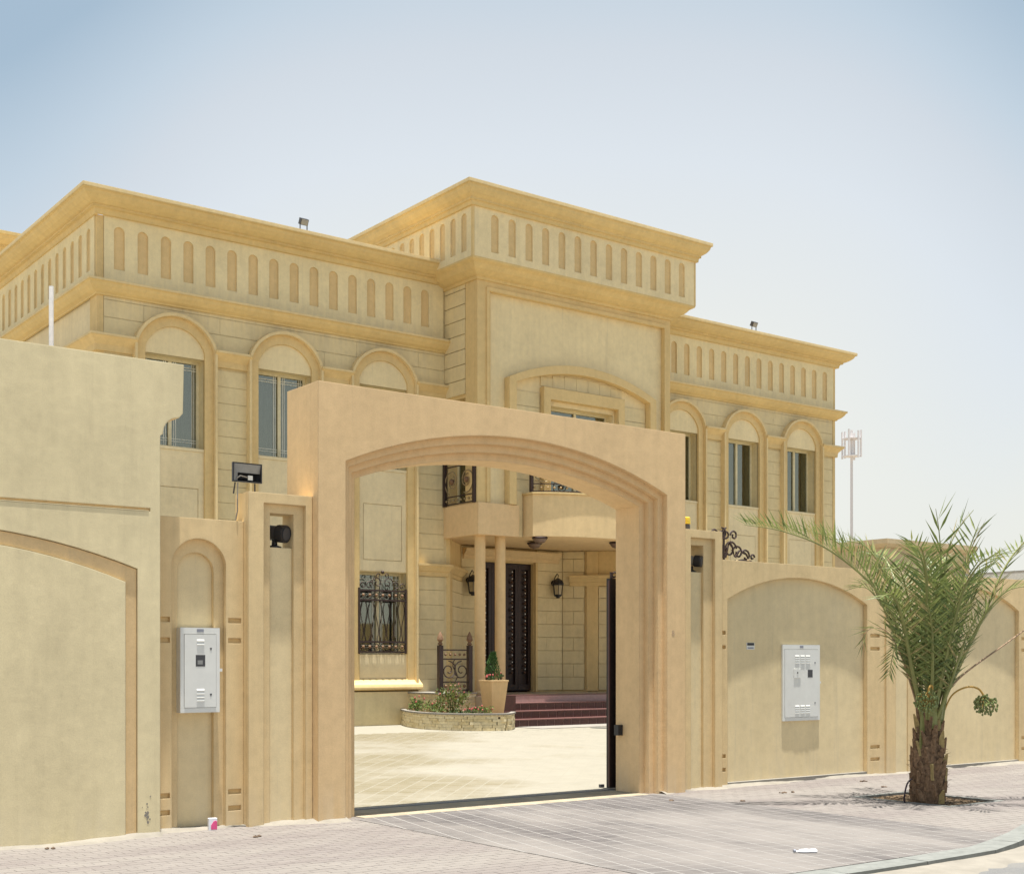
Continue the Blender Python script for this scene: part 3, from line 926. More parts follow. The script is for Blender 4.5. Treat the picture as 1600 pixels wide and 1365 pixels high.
# grille on the ground floor window
g = MB()
gy = FY - 0.07
gx0, gx1 = c - IW - 0.02, c + IW - 0.06
for zz in (1.84, 2.06, 2.98, 3.19):
    g.box(gx0, gx1, gy - 0.018, gy + 0.018, zz - 0.02, zz + 0.02)
for xx in (gx0, gx1):
    g.box(xx - 0.02, xx + 0.02, gy - 0.02, gy + 0.02, 1.80, 3.24)
    g.box(xx - 0.012, xx + 0.012, gy, FY + 0.1, 2.04, 2.08)
    g.box(xx - 0.012, xx + 0.012, gy, FY + 0.1, 2.96, 3.00)
for k in range(12):
    xx = gx0 + 0.07 + (gx1 - gx0 - 0.14) * k / 11
    g.tube([(xx + 0.035 * math.sin(t * math.pi * 2 + (k % 2) * math.pi) * (1 if 0.1 < t < 0.9 else 0.3), gy + 0.01 * (k % 2), 2.06 + 0.92 * t) for t in [i / 12 for i in range(13)]], 0.009, 5)
grille = g.build('window_grille', 'iron', villa)
g = MB()
for zz in (1.95, 3.085):
    g = MB()
    for k in range(7):
        xx = gx0 + 0.1 + (gx1 - gx0 - 0.2) * k / 6
        g.tube([(xx + 0.07 * math.cos(q * 0.698), gy, zz + 0.07 * math.sin(q * 0.698)) for q in range(10)], 0.008, 4)
    g.build('ring_band', 'iron', grille)
balls([(gx0 + 0.1 + (gx1 - gx0 - 0.2) * k / 6, gy - 0.01, zz) for k in range(7) for zz in (1.95, 3.085)], 0.036, 'rosette', 'bronze', grille)
g = MB()
gc = (gx0 + gx1) / 2
for s in (-1, 1):
    for (dx, dz, r0, tn, st, sg) in ((0.14, 3.36, 0.13, 1.2, 0, 1), (0.34, 3.30, 0.10, 1.2, math.pi, -1), (0.50, 3.29, 0.08, 1.1, 0, 1), (0.10, 3.52, 0.07, 1.0, -1.5, 1)):
        g.tube([(gc + s * (dx + (x)), gy, z) for x, z in spiral(0, dz, r0, tn, st, sg, 16, 0.2)], 0.012, 5)
g.ball((gc, gy, 3.60), 0.04)
g.build('scrollwork', 'iron', grille)

# friezes with arched niches, bands and cornices
def frieze(x0, x1, y, z0, z1, centres, hw, nz0, nz1, parent, axis='y', th=0.06, lab=None):
    fm = 'cream_frieze' if z0 < 9 else 'cream_high'
    loops = [rect(x0, x1, z0, z1)]
    for cc in centres:
        loops.append(outline(cc - hw, cc + hw, nz0, nz1 - hw * 0.8, nz1, 8))
    sg = 1
    if axis == 'y':
        MB().plate(loops, y, y + th, 'y').build('frieze', fm, parent, label=lab)
    else:
        MB().plate(loops, y, y + th, 'x').build('frieze', fm, parent, label=lab)
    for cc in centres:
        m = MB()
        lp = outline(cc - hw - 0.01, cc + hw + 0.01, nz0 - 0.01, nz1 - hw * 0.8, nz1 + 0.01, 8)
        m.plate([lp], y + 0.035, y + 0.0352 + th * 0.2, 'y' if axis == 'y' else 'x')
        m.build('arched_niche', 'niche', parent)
frieze(HL + 0.118, XL - 0.05, FY - 0.03, 8.90, 10.22, [9.17 + 0.471 * k for k in range(16)], 0.105, 9.20, 10.03, villa)
frieze(XR + 0.05, HR - 0.118, FY - 0.03, 8.90, 10.22, [24.49 - 0.465 * 3 + 0.465 * k for k in range(16)], 0.10, 9.20, 10.03, villa)
MB().box(XL, XR, FY + 0.0, FY + 0.4, 8.9, 10.2).build('wall', 'cream', villa, label='upper wall behind the centre block')
frieze(FY + 0.1, FY + 11.0, HL - 0.03, 8.90, 10.22, [FY + 0.42 + 0.471 * k for k in range(22)], 0.105, 9.20, 10.03, villa, 'x')
corn = [(0, 10.62), (0.43, 10.62), (0.43, 10.54), (0.39, 10.53), (0.36, 10.47), (0.29, 10.41), (0.20, 10.36), (0.15, 10.35), (0.15, 10.31), (0.09, 10.30), (0.07, 10.25), (0.06, 10.20), (0, 10.20)]
MB().sweep(corn, [(HL, BACK), (HL, FY - 0.03), (XL + 0.2, FY - 0.03)]).build('cornice', 'cornice', villa)
MB().sweep(corn, [(XR - 0.2, FY - 0.03), (HR, FY - 0.03), (HR, BACK)]).build('cornice', 'cornice', villa)
band = [(0, 8.93), (0.25, 8.93), (0.25, 8.885), (0.22, 8.87), (0.19, 8.81), (0.12, 8.74), (0.05, 8.70), (0.04, 8.67), (0, 8.67)]
MB().sweep(band, [(HL, BACK), (HL, FY - 0.002), (XL + 0.1, FY - 0.002)]).build('string_course', 'cornice', villa)
MB().sweep(band, [(XR - 0.1, FY - 0.002), (HR, FY - 0.002), (HR, BACK)]).build('string_course', 'cornice', villa)
imp = [(0, 7.91), (0.19, 7.91), (0.19, 7.86), (0.15, 7.83), (0.09, 7.76), (0.06, 7.72), (0.05, 7.60), (0, 7.60)]
def imposts(bays, xa, xb, ends):
    ss = strips(bays, xa, xb)
    for i, (a, b) in enumerate(ss):
        path = [(a - 0.02 if i else a, FY + 0.001), (b + 0.02 if i < len(ss) - 1 else b, FY + 0.001)]
        if i == 0 and ends == 'L': path = [(HL, FY + 8), (HL, FY + 0.001), (b + 0.02, FY + 0.001)]
        if i == len(ss) - 1 and ends == 'R': path = [(a - 0.02, FY + 0.001), (HR, FY + 0.001), (HR, FY + 8)]
        MB().sweep(imp, path).build('impost_moulding', 'trim', villa)
imposts(LB, HL, XL + 0.05, 'L')
imposts(RB, XR - 0.05, HR, 'R')
# low string course on the last strip of the left wing, running on into the porch
low = [(0, 3.84), (0.17, 3.84), (0.17, 3.79), (0.13, 3.76), (0.07, 3.68), (0.04, 3.66), (0.03, 3.57), (0, 3.57)]
MB().sweep(low, [(LB[2] + OW - 0.02, FY + 0.001), (16.85, FY + 0.001), (18.15, 26.1)]).build('string_course', 'trim', villa)
MB().sweep(low, [(21.45, 25.95), (22.6, 24.8), (XR + 1.0, 24.795)]).build('string_course', 'trim', villa)

def fascia(out, zt, zb, paths):  # thin paler strip: sky light on the moulding's top edge put into the colour
    for p_ in paths:
        MB().sweep([(out - 0.02, zt + 0.003), (out + 0.005, zt + 0.003), (out + 0.005, zb), (out - 0.02, zb)], p_).build('fascia', 'trim_pale_lit', villa)
fascia(0.43, 10.62, 10.555, [[(HL, BACK), (HL, FY - 0.03), (XL - 0.05, FY - 0.03)], [(XR + 0.05, FY - 0.03), (HR, FY - 0.03), (HR, BACK)]])
fascia(0.25, 8.93, 8.89, [[(HL, BACK), (HL, FY - 0.002), (XL - 0.05, FY - 0.002)], [(XR + 0.05, FY - 0.002), (HR, FY - 0.002), (HR, BACK)]])
for ss_, lo_, hi_ in ((strips(LB, HL, XL), 'L', None), (strips(RB, XR, HR), None, 'R')):
    for i_, (a_, b_) in enumerate(ss_):
        p_ = [(a_ + (0.035 if i_ or not lo_ else 0), FY + 0.001), (b_ - (0.035 if i_ < 3 or not hi_ else 0), FY + 0.001)]
        if i_ == 0 and lo_: p_ = [(HL, FY + 8), (HL, FY + 0.001), p_[1]]
        if i_ == 3 and hi_: p_ = [p_[0], (HR, FY + 0.001), (HR, FY + 8)]
        fascia(0.19, 7.91, 7.87, [p_])
# roof stair tower far back on the left
MB().box(8.9, 13.5, 33.5, 38.5, 9.9, 11.9).build('stair_tower', 'cream', villa)
MB().sweep([(o_, z + 1.58) for o_, z in corn], [(8.9, 38.5), (8.9, 33.5), (13.5, 33.5)]).build('cornice', 'cornice', villa)

# ---- centre block
MB().plate([rect(XL + 0.05, XR - 0.012, 4.60, 10.12), rect(18.86, 20.86, 5.42, 7.55)], CY + 0.10, CY + 0.42).build('wall', 'cream_high', villa, label='centre block front wall')
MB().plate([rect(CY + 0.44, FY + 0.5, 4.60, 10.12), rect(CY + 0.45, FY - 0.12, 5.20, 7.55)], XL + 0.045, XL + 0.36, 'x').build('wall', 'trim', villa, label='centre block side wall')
MB().box(XR - 0.36, XR - 0.01, CY + 0.44, FY + 0.03, 4.60, 10.12).build('wall', 'cream', villa, label='centre block right wall')
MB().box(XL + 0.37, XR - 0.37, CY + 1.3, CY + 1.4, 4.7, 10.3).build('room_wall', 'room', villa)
MB().box(XL + 0.1, XR - 0.1, CY + 0.1, BACK - 6, 11.2, 11.4).build('roof', 'concrete', villa)
# panel frame on the face
fr = [(XL, 4.62), (XL, 10.12), (XR, 10.12), (XR, 4.62), (XR - 0.14, 4.62), (XR - 0.14, 9.88), (17.14, 9.88), (17.14, 4.62)]
MB().plate([fr], CY, CY + 0.098).build('panel_frame', 'trim', villa)
MB().plate([[(17.02, 4.62), (17.02, 9.95), (22.5, 9.95), (22.5, 4.62), (22.44, 4.62), (22.44, 9.86), (17.09, 9.86), (17.09, 4.62)]], CY - 0.035, CY + 0.098).build('panel_moulding', 'trim', villa)
# big segmental arch and field of blocks
ao = (17.60, 22.10, 5.16, 8.02, 8.52); ai = (17.80, 21.90, 5.16, 7.93, 8.32)
MB().plate([arch_band(ao, ai, 24)], CY - 0.10, CY + 0.098).build('archivolt', 'trim', villa)
xs = 17.81
for zz, k in [(5.43 + PITCH * i, i) for i in range(9)]:
    for (a, b) in ((17.81, 18.60), (21.12, 21.89)):
        if zz + PITCH > 8.0: continue
        WB.put(((a + b) / 2, CY + 0.088, zz + PITCH / 2), (b - a, 0.02, PITCH - 0.007))
# blocks over the window follow the arch
for i in range(7):
    a = 18.62 + i * 0.358
    zt = 8.28 - 0.09 * ((a + 0.18 - 19.85) / 2.05) ** 2 * 4
    WB.put((a + 0.179, CY + 0.088, (7.97 + zt) / 2), (0.353, 0.02, zt - 7.97))
# window surround and window
MB().plate([[(18.62, 5.43), (18.62, 7.93), (21.10, 7.93), (21.10, 5.43), (20.90, 5.43), (20.90, 7.66), (18.82, 7.66), (18.82, 5.43)]], CY - 0.06, CY + 0.098).build('window_surround', 'trim', villa)
window_unit(19.86, 5.42, 7.55, 1.0, CY + 0.34, villa, False)
# side wall blocks of the projecting bay (pieces facing left)
k = 0
zz = 7.62
while zz < 10.1:
    h = min(PITCH, 10.12 - zz)
    WB.put((XL + 0.022, (CY + FY) / 2 + 0.24, zz + h / 2), (0.044, FY - CY - 0.48, h - 0.014)); zz += PITCH
MB().box(XL, XL + 0.044, CY + 0.10, CY + 0.46, 4.62, 10.12).build('corner_strip', 'trim', villa)
# side window in the bay's recess
f = MB().plate([rect(CY + 0.45, FY - 0.12, 5.2, 7.55), rect(CY + 0.51, FY - 0.18, 5.26, 7.49)], XL + 0.28, XL + 0.34, 'x').build('window', 'frame', villa)
MB().box(XL + 0.31, XL + 0.316, CY + 0.51, FY - 0.18, 5.26, 7.49).build('pane', 'glass', f)
MB().box(XL + 0.42, XL + 0.43, CY + 0.45, FY - 0.12, 5.2, 7.55).build('curtain', 'curtain_pale', f)
# frieze box of the centre block
e = 0.44
MB().sweep([(0, 10.42), (e, 10.42), (e - 0.01, 10.38), (0.34, 10.33), (0.26, 10.24), (0.12, 10.16), (0.05, 10.14), (0.04, 10.08), (0, 10.08)],
           [(XL, FY + 6), (XL, CY), (XR, CY), (XR, FY + 6)]).build('flared_moulding', 'cornice', villa)
frieze(XL - e + 0.05, XR + e - 0.05, CY - e, 10.42, 11.52, [17.0 + 0.474 * k - 0.06 for k in range(13)], 0.10, 10.57, 11.40, villa)
frieze(CY - e + 0.06, FY + 6, XL - e, 10.42, 11.52, [CY - e + 0.33 + 0.42 * k for k in range(14)], 0.10, 10.57, 11.40, villa, 'x')
MB().box(XL - e - 0.004, XL - e + 0.048, CY - e - 0.004, CY - e + 0.055, 10.42, 11.52).build('corner_strip', 'trim', villa)
MB().box(XR + e - 0.048, XR + e + 0.004, CY - e - 0.004, CY - e + 0.06, 10.42, 11.52).build('corner_strip', 'trim', villa)
MB().box(XR + e - 0.06, XR + e, CY - e + 0.062, FY + 6, 10.42, 11.52).build('frieze', 'cream_high', villa)
MB().box(XL - e + 0.09, XR + e - 0.09, CY - e + 0.1, FY + 6, 10.44, 10.52).build('floor_slab', 'cream', villa)
cc2 = [(0, 11.95), (0.30, 11.95), (0.30, 11.87), (0.27, 11.86), (0.25, 11.79), (0.19, 11.71), (0.12, 11.66), (0.10, 11.65), (0.10, 11.60), (0.06, 11.59), (0.05, 11.50), (0, 11.50)]
MB().sweep(cc2, [(XL - e, FY + 6), (XL - e, CY - e), (XR + e, CY - e), (XR + e, FY + 6)]).build('cornice', 'cornice', villa)
fascia(0.30, 11.95, 11.88, [[(XL - e, FY + 6), (XL - e, CY - e), (XR + e, CY - e), (XR + e, FY + 6)]])
MB().box(XL - e, XR + e, FY + 5.7, FY + 6.0, 9.9, 11.9).build('frieze', 'cream_high', villa)

# ---- porch
MB().plate([[(XL + 0.06, CY + 0.12), (XR - 0.06, CY + 0.12), (XR - 0.06, 27.2), (XL + 0.06, 27.2)]], 4.475, 4.598, 'z').build('porch_ceiling', 'balcony', villa)
def wall_seg(p, q, th, z0, z1, mat, name, lab=None):
    dx, dy = q[0] - p[0], q[1] - p[1]; L = math.hypot(dx, dy)
    nx, ny = dy / L * -th, dx / L * th
    MB().prism([p, q, (q[0] + nx, q[1] + ny), (p[0] + nx, p[1] + ny)], z0, z1).build(name, mat, villa, label=lab)
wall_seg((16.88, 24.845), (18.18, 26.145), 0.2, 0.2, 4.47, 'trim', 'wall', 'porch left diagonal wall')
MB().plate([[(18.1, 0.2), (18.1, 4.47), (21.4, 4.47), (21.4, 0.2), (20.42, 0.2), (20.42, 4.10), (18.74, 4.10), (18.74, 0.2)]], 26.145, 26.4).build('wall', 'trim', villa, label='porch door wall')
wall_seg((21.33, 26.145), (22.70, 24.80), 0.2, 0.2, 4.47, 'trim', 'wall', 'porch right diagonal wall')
def diag_blocks(p, q, z0, z1, lens):
    dx, dy = q[0] - p[0], q[1] - p[1]; L = math.hypot(dx, dy); an = math.atan2(dy, dx)
    nx, ny = dy / L * 0.022, -dx / L * 0.022
    z = z0; k = 0
    while z < z1 - 0.05:
        h = min(PITCH, z1 - z)
        t = 0; i = 0
        while t < L - 0.01:
            w = min(lens * (0.5 if (k % 2 and i == 0) else 1), L - t)
            m = t + w / 2
            WB.put((p[0] + dx / L * m + nx, p[1] + dy / L * m + ny, z + h / 2), (w - 0.005, 0.044, h - 0.008), an)
            t += w; i += 1
        z += PITCH; k += 1
diag_blocks((17.05, 24.995), (18.15, 26.095), 0.90, 3.56, 0.55)
diag_blocks((21.36, 26.115), (21.76, 25.72), 0.90, 4.46, 0.55)
diag_blocks((22.02, 25.465), (22.66, 24.84), 0.90, 3.56, 0.6)
course(18.16, 18.66, 0.90, 4.46, 26.10, L=0.6)
course(20.50, 21.34, 0.90, 4.46, 26.10, L=0.62)
# pilasters
for (px_, py_) in ((16.97, 24.9), (21.9, 25.57)):
    s = MB(); s.box(px_ - 0.15, px_ + 0.15, py_ - 0.06, py_ + 0.06, 0.88, 4.465)
    s.rot(0, (px_, py_, 2), 'Z', R(45 if px_ < 18 else -45)); s.build('pilaster', 'trim', villa)
# door lintel moulding
MB().sweep([(0, 4.40), (0.16, 4.40), (0.16, 4.35), (0.10, 4.27), (0.04, 4.22), (0.03, 4.14), (0, 4.14)], [(18.2, 26.10), (21.2, 26.10)]).build('door_lintel', 'balcony', villa)
# jambs
for a in (18.67, 20.43):
    MB().box(a, a + 0.062, 26.06, 26.143, 0.88, 4.135).build('door_jamb', 'trim', villa)
# front door: four dark leaves with studs and roses
door = MB().box(18.745, 20.415, 26.30, 26.36, 0.9, 4.095).build('front_door', 'door', villa)
lx = [18.76, 19.17, 19.585, 20.0, 20.41]
for a, b in zip(lx, lx[1:]):
    m = MB()
    m.plate([rect(a + 0.004, b - 0.004, 0.91, 4.09), rect(a + 0.09, b - 0.09, 1.05, 3.95)], 26.24, 26.298)
    lf = m.build('door_leaf', 'door', door)
st = []; rs = []; sc = MB()
for a, b in zip(lx, lx[1:]):
    cx = (a + b) / 2 + 0.02
    for k in range(15):
        zz = 1.35 + k * 0.175
        rs.append((cx, 26.25, zz))
        st.append((cx, 26.24, zz + 0.088))
    for k in range(7):
        sc.tube([(cx + 0.0 + x, 26.27, z) for x, z in spiral(0, 1.5 + k * 0.36, 0.10, 0.9, 0.5, 1 if k % 2 else -1, 12, 0.3)], 0.008, 4)
balls(rs, 0.034, 'rose', 'bronze_dark', door)
balls(st, 0.017, 'stud', 'stud', door, 1.6)
sc.build('scrollwork', 'iron', door)
# round columns (front pair each side)
for cx in (17.01, 17.57, 21.87, 22.43):
    MB().lathe([(0.15, 0.88), (0.15, 0.94), (0.122, 0.97), (0.122, 4.473)], (cx, 23.72, 0), 24).build('column', 'column', villa, smooth=True)
# slab fascias
MB().prism([(XL - 0.02, FY + 0.03), (XL - 0.02, CY - 0.06), (17.9, CY - 0.06), (17.9, CY + 0.1), (XL + 0.2, CY + 0.1), (XL + 0.2, FY + 0.03)], 4.44, 5.15).build('slab_fascia', 'portal', villa)
MB().prism([(17.91, CY + 0.05), (18.08, CY + 0.05), (18.08, CY + 0.12), (17.91, CY + 0.12)], 4.46, 5.5).build('wall', 'block', villa)
# curved balcony
def bal_curve(off=0.0, n=24, x0=18.1, x1=21.62, y0=23.2, apex=22.62):
    pts = arc(x0, x1, 0, y0 - apex, n)     # dome in local
    return [(x, y0 - z - off) for x, z in pts]
bc = bal_curve()
MB().prism([(18.1, CY + 0.09)] + bc + [(21.62, CY + 0.09)], 4.45, 5.40).build('balcony', 'balcony', villa)
MB().prism([(18.06, CY + 0.08)] + [(x, y - 0.03) for x, y in bal_curve(0, 24, 18.06, 21.66)] + [(21.66, CY + 0.08)], 5.402, 5.445).build('balcony_coping', 'trim', villa)

def railing(pts3, z0, z1, parent, matb='iron'):
    """ornate railing following points; frame + scroll panel"""
    m = MB()
    levels = (z0 + 0.03, z0 + 0.20, z1 - 0.22, z1)
    for zz in levels:
        m.tube([(x, y, zz) for x, y in pts3], 0.016, 4)
    for (x, y) in (pts3[0], pts3[-1]):
        m.box(x - 0.035, x + 0.035, y - 0.035, y + 0.035, z0, z1 + 0.05)
    r = m.build('railing', matb, parent)
    L = [0]
    for a, b in zip(pts3, pts3[1:]): L.append(L[-1] + math.hypot(b[0] - a[0], b[1] - a[1]))
    def at(t):
        d = t * L[-1]
        for i in range(len(L) - 1):
            if d <= L[i + 1] + 1e-9:
                f = (d - L[i]) / (L[i + 1] - L[i])
                return (pts3[i][0] + (pts3[i + 1][0] - pts3[i][0]) * f, pts3[i][1] + (pts3[i + 1][1] - pts3[i][1]) * f)
        return pts3[-1]
    sc = MB(); ro = []; ro2 = []; gl = []
    h = (z1 - 0.22) - (z0 + 0.20)
    n = max(2, round(L[-1] / (h * 0.95)))
    for k in range(n):
        cs = (k + 0.5) / n
        for r0, tn, st_, sg in ((h * 0.44, 1.4, -1.2, 1 if k % 2 else -1), (h * 0.2, 0.8, 2.0, 1 if k % 2 else -1)):
            pts = spiral(0, z0 + 0.2 + h / 2, r0, tn, st_, sg, 22, 0.25)
            sc.tube([(*at(min(1, max(0, cs + x / L[-1]))), z) for x, z in pts], 0.014, 5)
        x, y = at(cs); gl.append((x, y, z0 + 0.2 + h / 2))
    nb = round(L[-1] / 0.15)
    for k in range(nb):
        x, y = at((k + 0.5) / nb)
        ro.append((x, y, z0 + 0.115))
        ro2.append((x, y, z1 - 0.11))
    sc.build('scrollwork', 'gold', r)
    balls(gl, h * 0.10, 'rosette', 'bronze', r)
    balls(ro, 0.028, 'rosette', 'gold', r)
    balls(ro2, 0.026, 'rosette', 'gold', r)
    return r
rb = [(18.14, CY - 0.2)] + [(x, y + 0.06) for x, y in bal_curve(0, 20, 18.18, 21.55)] + [(21.58, CY - 0.2)]
railing(rb, 5.447, 6.45, villa)
railing([(XL - 0.03, CY + 0.08), (XL - 0.03, FY - 0.06)], 5.153, 6.25, villa)

# ---- entrance steps
steps = thing('entrance_steps', 'maroon tiled steps rising to the dark front door', 'steps', (19.6, 23, GZ))
noses = [(23.25, 0.88), (22.90, 0.715), (22.55, 0.55), (22.20, 0.385)]
MB().box(16.72, 22.9, 23.26, 26.3, 0.1, 0.862).build('landing', 'landing_tile', steps)
P = Pieces('riser_tile', 'tile', steps, 'riser_tiles')
for i, (ny, nz) in enumerate(noses):
    x0 = 16.60 if i > 1 else 16.76
    MB().box(x0, 22.9, ny + 0.02, 23.26 if i else 23.255, nz - 0.165, nz - 0.022).build('step_core', 'grout', steps)
    MB().box(x0, 22.9, ny, ny + 0.37, nz - 0.020, nz).build('step_nosing', 'stepnose', steps)
    x = x0 + 0.0; off = 0.1 * (i % 2)
    if i < 2: x = 17.16
    first = True
    while x < 22.88:
        w = 0.24 if not first else 0.24 - off
        w = min(w, 22.9 - x)
        if w > 0.03:
            P.put((x + w / 2, ny + 0.013, nz - 0.165 / 2 - 0.013), (w - 0.020, 0.012, 0.138))
        x += w; first = False
P.done()
MB().box(16.76, 17.14, 22.57, 23.24, 0.53, 0.897).build('cheek_block', 'tile', steps)

# ------------------------------------------------------------------ planting bed by the steps
def ledge_wall(path, z0, z1, parent, P, th=0.05):
    """stacked stones laid along a path"""
    hcs = []
    z = z0
    while z < z1 - 0.01:
        h = min(random.uniform(0.045, 0.07), z1 - z); hcs.append((z, h)); z += h
    L = [0]
    for a, b in zip(path, path[1:]): L.append(L[-1] + math.hypot(b[0] - a[0], b[1] - a[1]))
    def at(d):
        for i in range(len(L) - 1):
            if d <= L[i + 1] + 1e-9:
                f = (d - L[i]) / (L[i + 1] - L[i]); a, b = path[i], path[i + 1]
                return (a[0] + (b[0] - a[0]) * f, a[1] + (b[1] - a[1]) * f, math.atan2(b[1] - a[1], b[0] - a[0]))
        a, b = path[-2], path[-1]
        return (b[0], b[1], math.atan2(b[1] - a[1], b[0] - a[0]))
    for z, h in hcs:
        d = 0
        while d < L[-1] - 0.02:
            w = min(random.uniform(0.14, 0.38), L[-1] - d)
            x, y, an = at(d + w / 2)
            t = th + random.uniform(-0.006, 0.012)
            P.put((x + math.sin(an) * t / 2, y - math.cos(an) * t / 2, z + h / 2), (w - 0.003, t, h - 0.003), an)
            d += w
bed = thing('planting_bed', 'low curved planting bed faced with pale yellow ledge stone beside the steps', 'planter', (15.8, 23, GZ))
def smooth_path(pts, n=6):
    out = []
    P_ = [pts[0]] + pts + [pts[-1]]
    for i in range(1, len(P_) - 2):
        for k in range(n):
            t = k / n
            q = []
            for c_ in range(len(pts[0])):
                p0, p1, p2, p3 = P_[i - 1][c_], P_[i][c_], P_[i + 1][c_], P_[i + 2][c_]
                q.append(0.5 * (2 * p1 + (p2 - p0) * t + (2 * p0 - 5 * p1 + 4 * p2 - p3) * t * t + (3 * p1 - p0 - 3 * p2 + p3) * t ** 3))
            out.append(tuple(q))
    out.append(tuple(pts[-1]))
    return out
bp = smooth_path([(15.62, 24.72), (15.12, 23.6), (14.93, 22.6), (15.15, 21.85), (15.6, 21.42), (16.0, 21.35), (16.58, 21.95)], 4)
P = Pieces('ledge_stone', 'ledge', bed, 'ledge_stones')
ledge_wall(bp, GZ, 0.54, bed, P)
inner = [(16.58, 24.72)]
MB().prism(bp + [(16.58, 24.72)], GZ - 0.05, 0.50).build('bed_core', 'soil', bed)
mb = MB()
mb.sweep([(-0.03, 0.575), (0.075, 0.575), (0.075, 0.542), (-0.03, 0.542)], bp)
mb.build('coping', 'concrete', bed)
ledge_wall([(15.78, 24.75), (15.78, 23.55), (16.75, 23.55)], 0.50, 0.92, bed, P)
P.done()
MB().box(15.79, 16.74, 23.56, 24.74, 0.40, 0.92).build('upper_tier', 'soil', bed)
MB().box(15.70, 16.76, 23.48, 24.72, 0.922, 0.95).build('coping', 'concrete', bed)

rail = thing('terrace_railing', 'short bronze and iron scroll railing standing on the stone planting bed', 'railing', (16.2, 23.6, 0.95))
m = MB()
for xx in (15.86, 16.64):
    MB().box(xx - 0.05, xx + 0.05, 23.55, 23.65, 0.95, 1.98).build('post', 'iron', rail)
for xx in (15.86, 16.64):
    MB().lathe([(0.03, 0), (0.06, 0.03), (0.03, 0.07), (0.07, 0.12), (0.06, 0.19), (0.03, 0.26), (0.005, 0.31)], (xx, 23.6, 1.98), 10).build('finial', 'bronze', rail, smooth=True)
m = MB()
for zz in (1.00, 1.18, 1.68, 1.88):
    m.box(15.92, 16.58, 23.585, 23.615, zz - 0.015, zz + 0.015)
for s_, cx in ((1, 16.42), (-1, 16.08)):
    m.tube([(x, 23.6, z) for x, z in spiral(cx, 1.43, 0.21, 1.6, math.pi / 2, s_, 24, 0.2)], 0.014, 5)
m.tube([(16.25 + 0.06 * math.sin(t * 6.28), 23.6, 1.18 + 0.5 * t) for t in [i / 10 for i in range(11)]], 0.012, 5)
m.build('scrollwork', 'iron', rail)
balls([(16.0 + k * 0.125, 23.6, 1.09) for k in range(5)], 0.04, 'rosette', 'bronze', rail)
balls([(16.0 + k * 0.125, 23.6, 1.78) for k in range(5)], 0.03, 'rosette', 'bronze', rail)

pot = thing('tapered_planter', 'tall square tapered planter between the bed and the steps', 'planter', (16.55, 22.45, 0.5))
def taper(m, cx, cy, w0, w1, z0, z1):
    return m.add([(cx + a * w / 2, cy + b * w / 2, z) for w, z in ((w0, z0), (w1, z1)) for a, b in ((-1, -1), (1, -1), (1, 1), (-1, 1))],
          [(0, 1, 2, 3), (4, 5, 6, 7), (0, 1, 5, 4), (1, 2, 6, 5), (2, 3, 7, 6), (3, 0, 4, 7)])
taper(MB(), 16.42, 22.40, 0.30, 0.44, 0.50, 1.20).build('pot_body', 'column', pot)
MB().plate([[(16.19, 22.17), (16.65, 22.17), (16.65, 22.63), (16.19, 22.63)], [(16.24, 22.22), (16.60, 22.22), (16.60, 22.58), (16.24, 22.58)]], 1.201, 1.235, 'z').build('pot_rim', 'column', pot)
MB().box(16.245, 16.595, 22.225, 22.575, 1.20, 1.215).build('pot_soil', 'soil', pot)

def leaf_quad(m, p, d, up, l, w):
    d = d.normalized(); s = d.cross(up)
    if s.length < 1e-3: s = d.cross(Vector((1, 0, 0)))
    s.normalize()
    m.add([p, p + d * l * 0.5 + s * w / 2, p + d * l, p + d * l * 0.5 - s * w / 2], [(0, 1, 2, 3)])
def rv():
    while True:
        v = Vector((random.uniform(-1, 1), random.uniform(-1, 1), random.uniform(-1, 1)))
        if 0.05 < v.length < 1: return v
def bush(name, label, x, y, z, r, h, n, l, mat, cat='shrub', flowers=0, group=None):
    t = thing(name, label, cat, (x, y, z), group)
    m = MB()
    for k in range(7):
        a = random.uniform(0, 6.28)
        m.tube([(x, y, z), (x + math.cos(a) * r * 0.3, y + math.sin(a) * r * 0.3, z + h * 0.5), (x + math.cos(a) * r * 0.6, y + math.sin(a) * r * 0.6, z + h * 0.85)], 0.008, 4, 0.003)
    m.build('stem', 'litter', t)
    m = MB()
    sprigs = [(rv(), random.uniform(0.6, 1.15)) for _ in range(n // 12)]
    for k in range(n):
        v, f = random.choice(sprigs)
        q = v * f + rv() * 0.22
        p = Vector((x + q.x * r, y + q.y * r, z + h * (0.5 + 0.5 * q.z)))
        if p.z < z: p.z = z + 0.01
        leaf_quad(m, p, rv() + v * 0.5 + Vector((0, 0, 0.3)), rv(), l * random.uniform(0.6, 1.3), l * 0.42)
    m.build('foliage', mat, t, recalc=False, kind='stuff')
    if flowers:
        m = MB()
        for k in range(flowers):
            v = rv().normalized()
            m.ball((x + v.x * r * 1.02, y + v.y * r * 1.02, z + h * (0.6 + 0.45 * abs(v.z))), 0.022, 5, 3)
        m.build('flowers', 'petal_red', t)
    return t
gb = 'small plants in the stone planting bed'
bush('shrub', 'tallest leafy shrub in the middle of the stone bed', 15.72, 22.95, 0.5, 0.34, 0.62, 1100, 0.065, 'shrub_leaf', flowers=2)
bush('shrub', 'loose shrub with red-tipped stems against the house wall, at the left of the bed', 15.35, 23.75, 0.5, 0.24, 0.36, 420, 0.055, 'leaf_soft', flowers=4)
bush('shrub', 'low rounded shrub just left of the tallest one in the bed', 15.28, 22.9, 0.5, 0.26, 0.27, 450, 0.05, 'leaf_soft', flowers=2)
bush('flowering_plant', 'low flowering plant with pink blooms near the tapered planter', 15.95, 22.15, 0.5, 0.24, 0.20, 330, 0.05, 'leaf_soft', 'plant', 9)
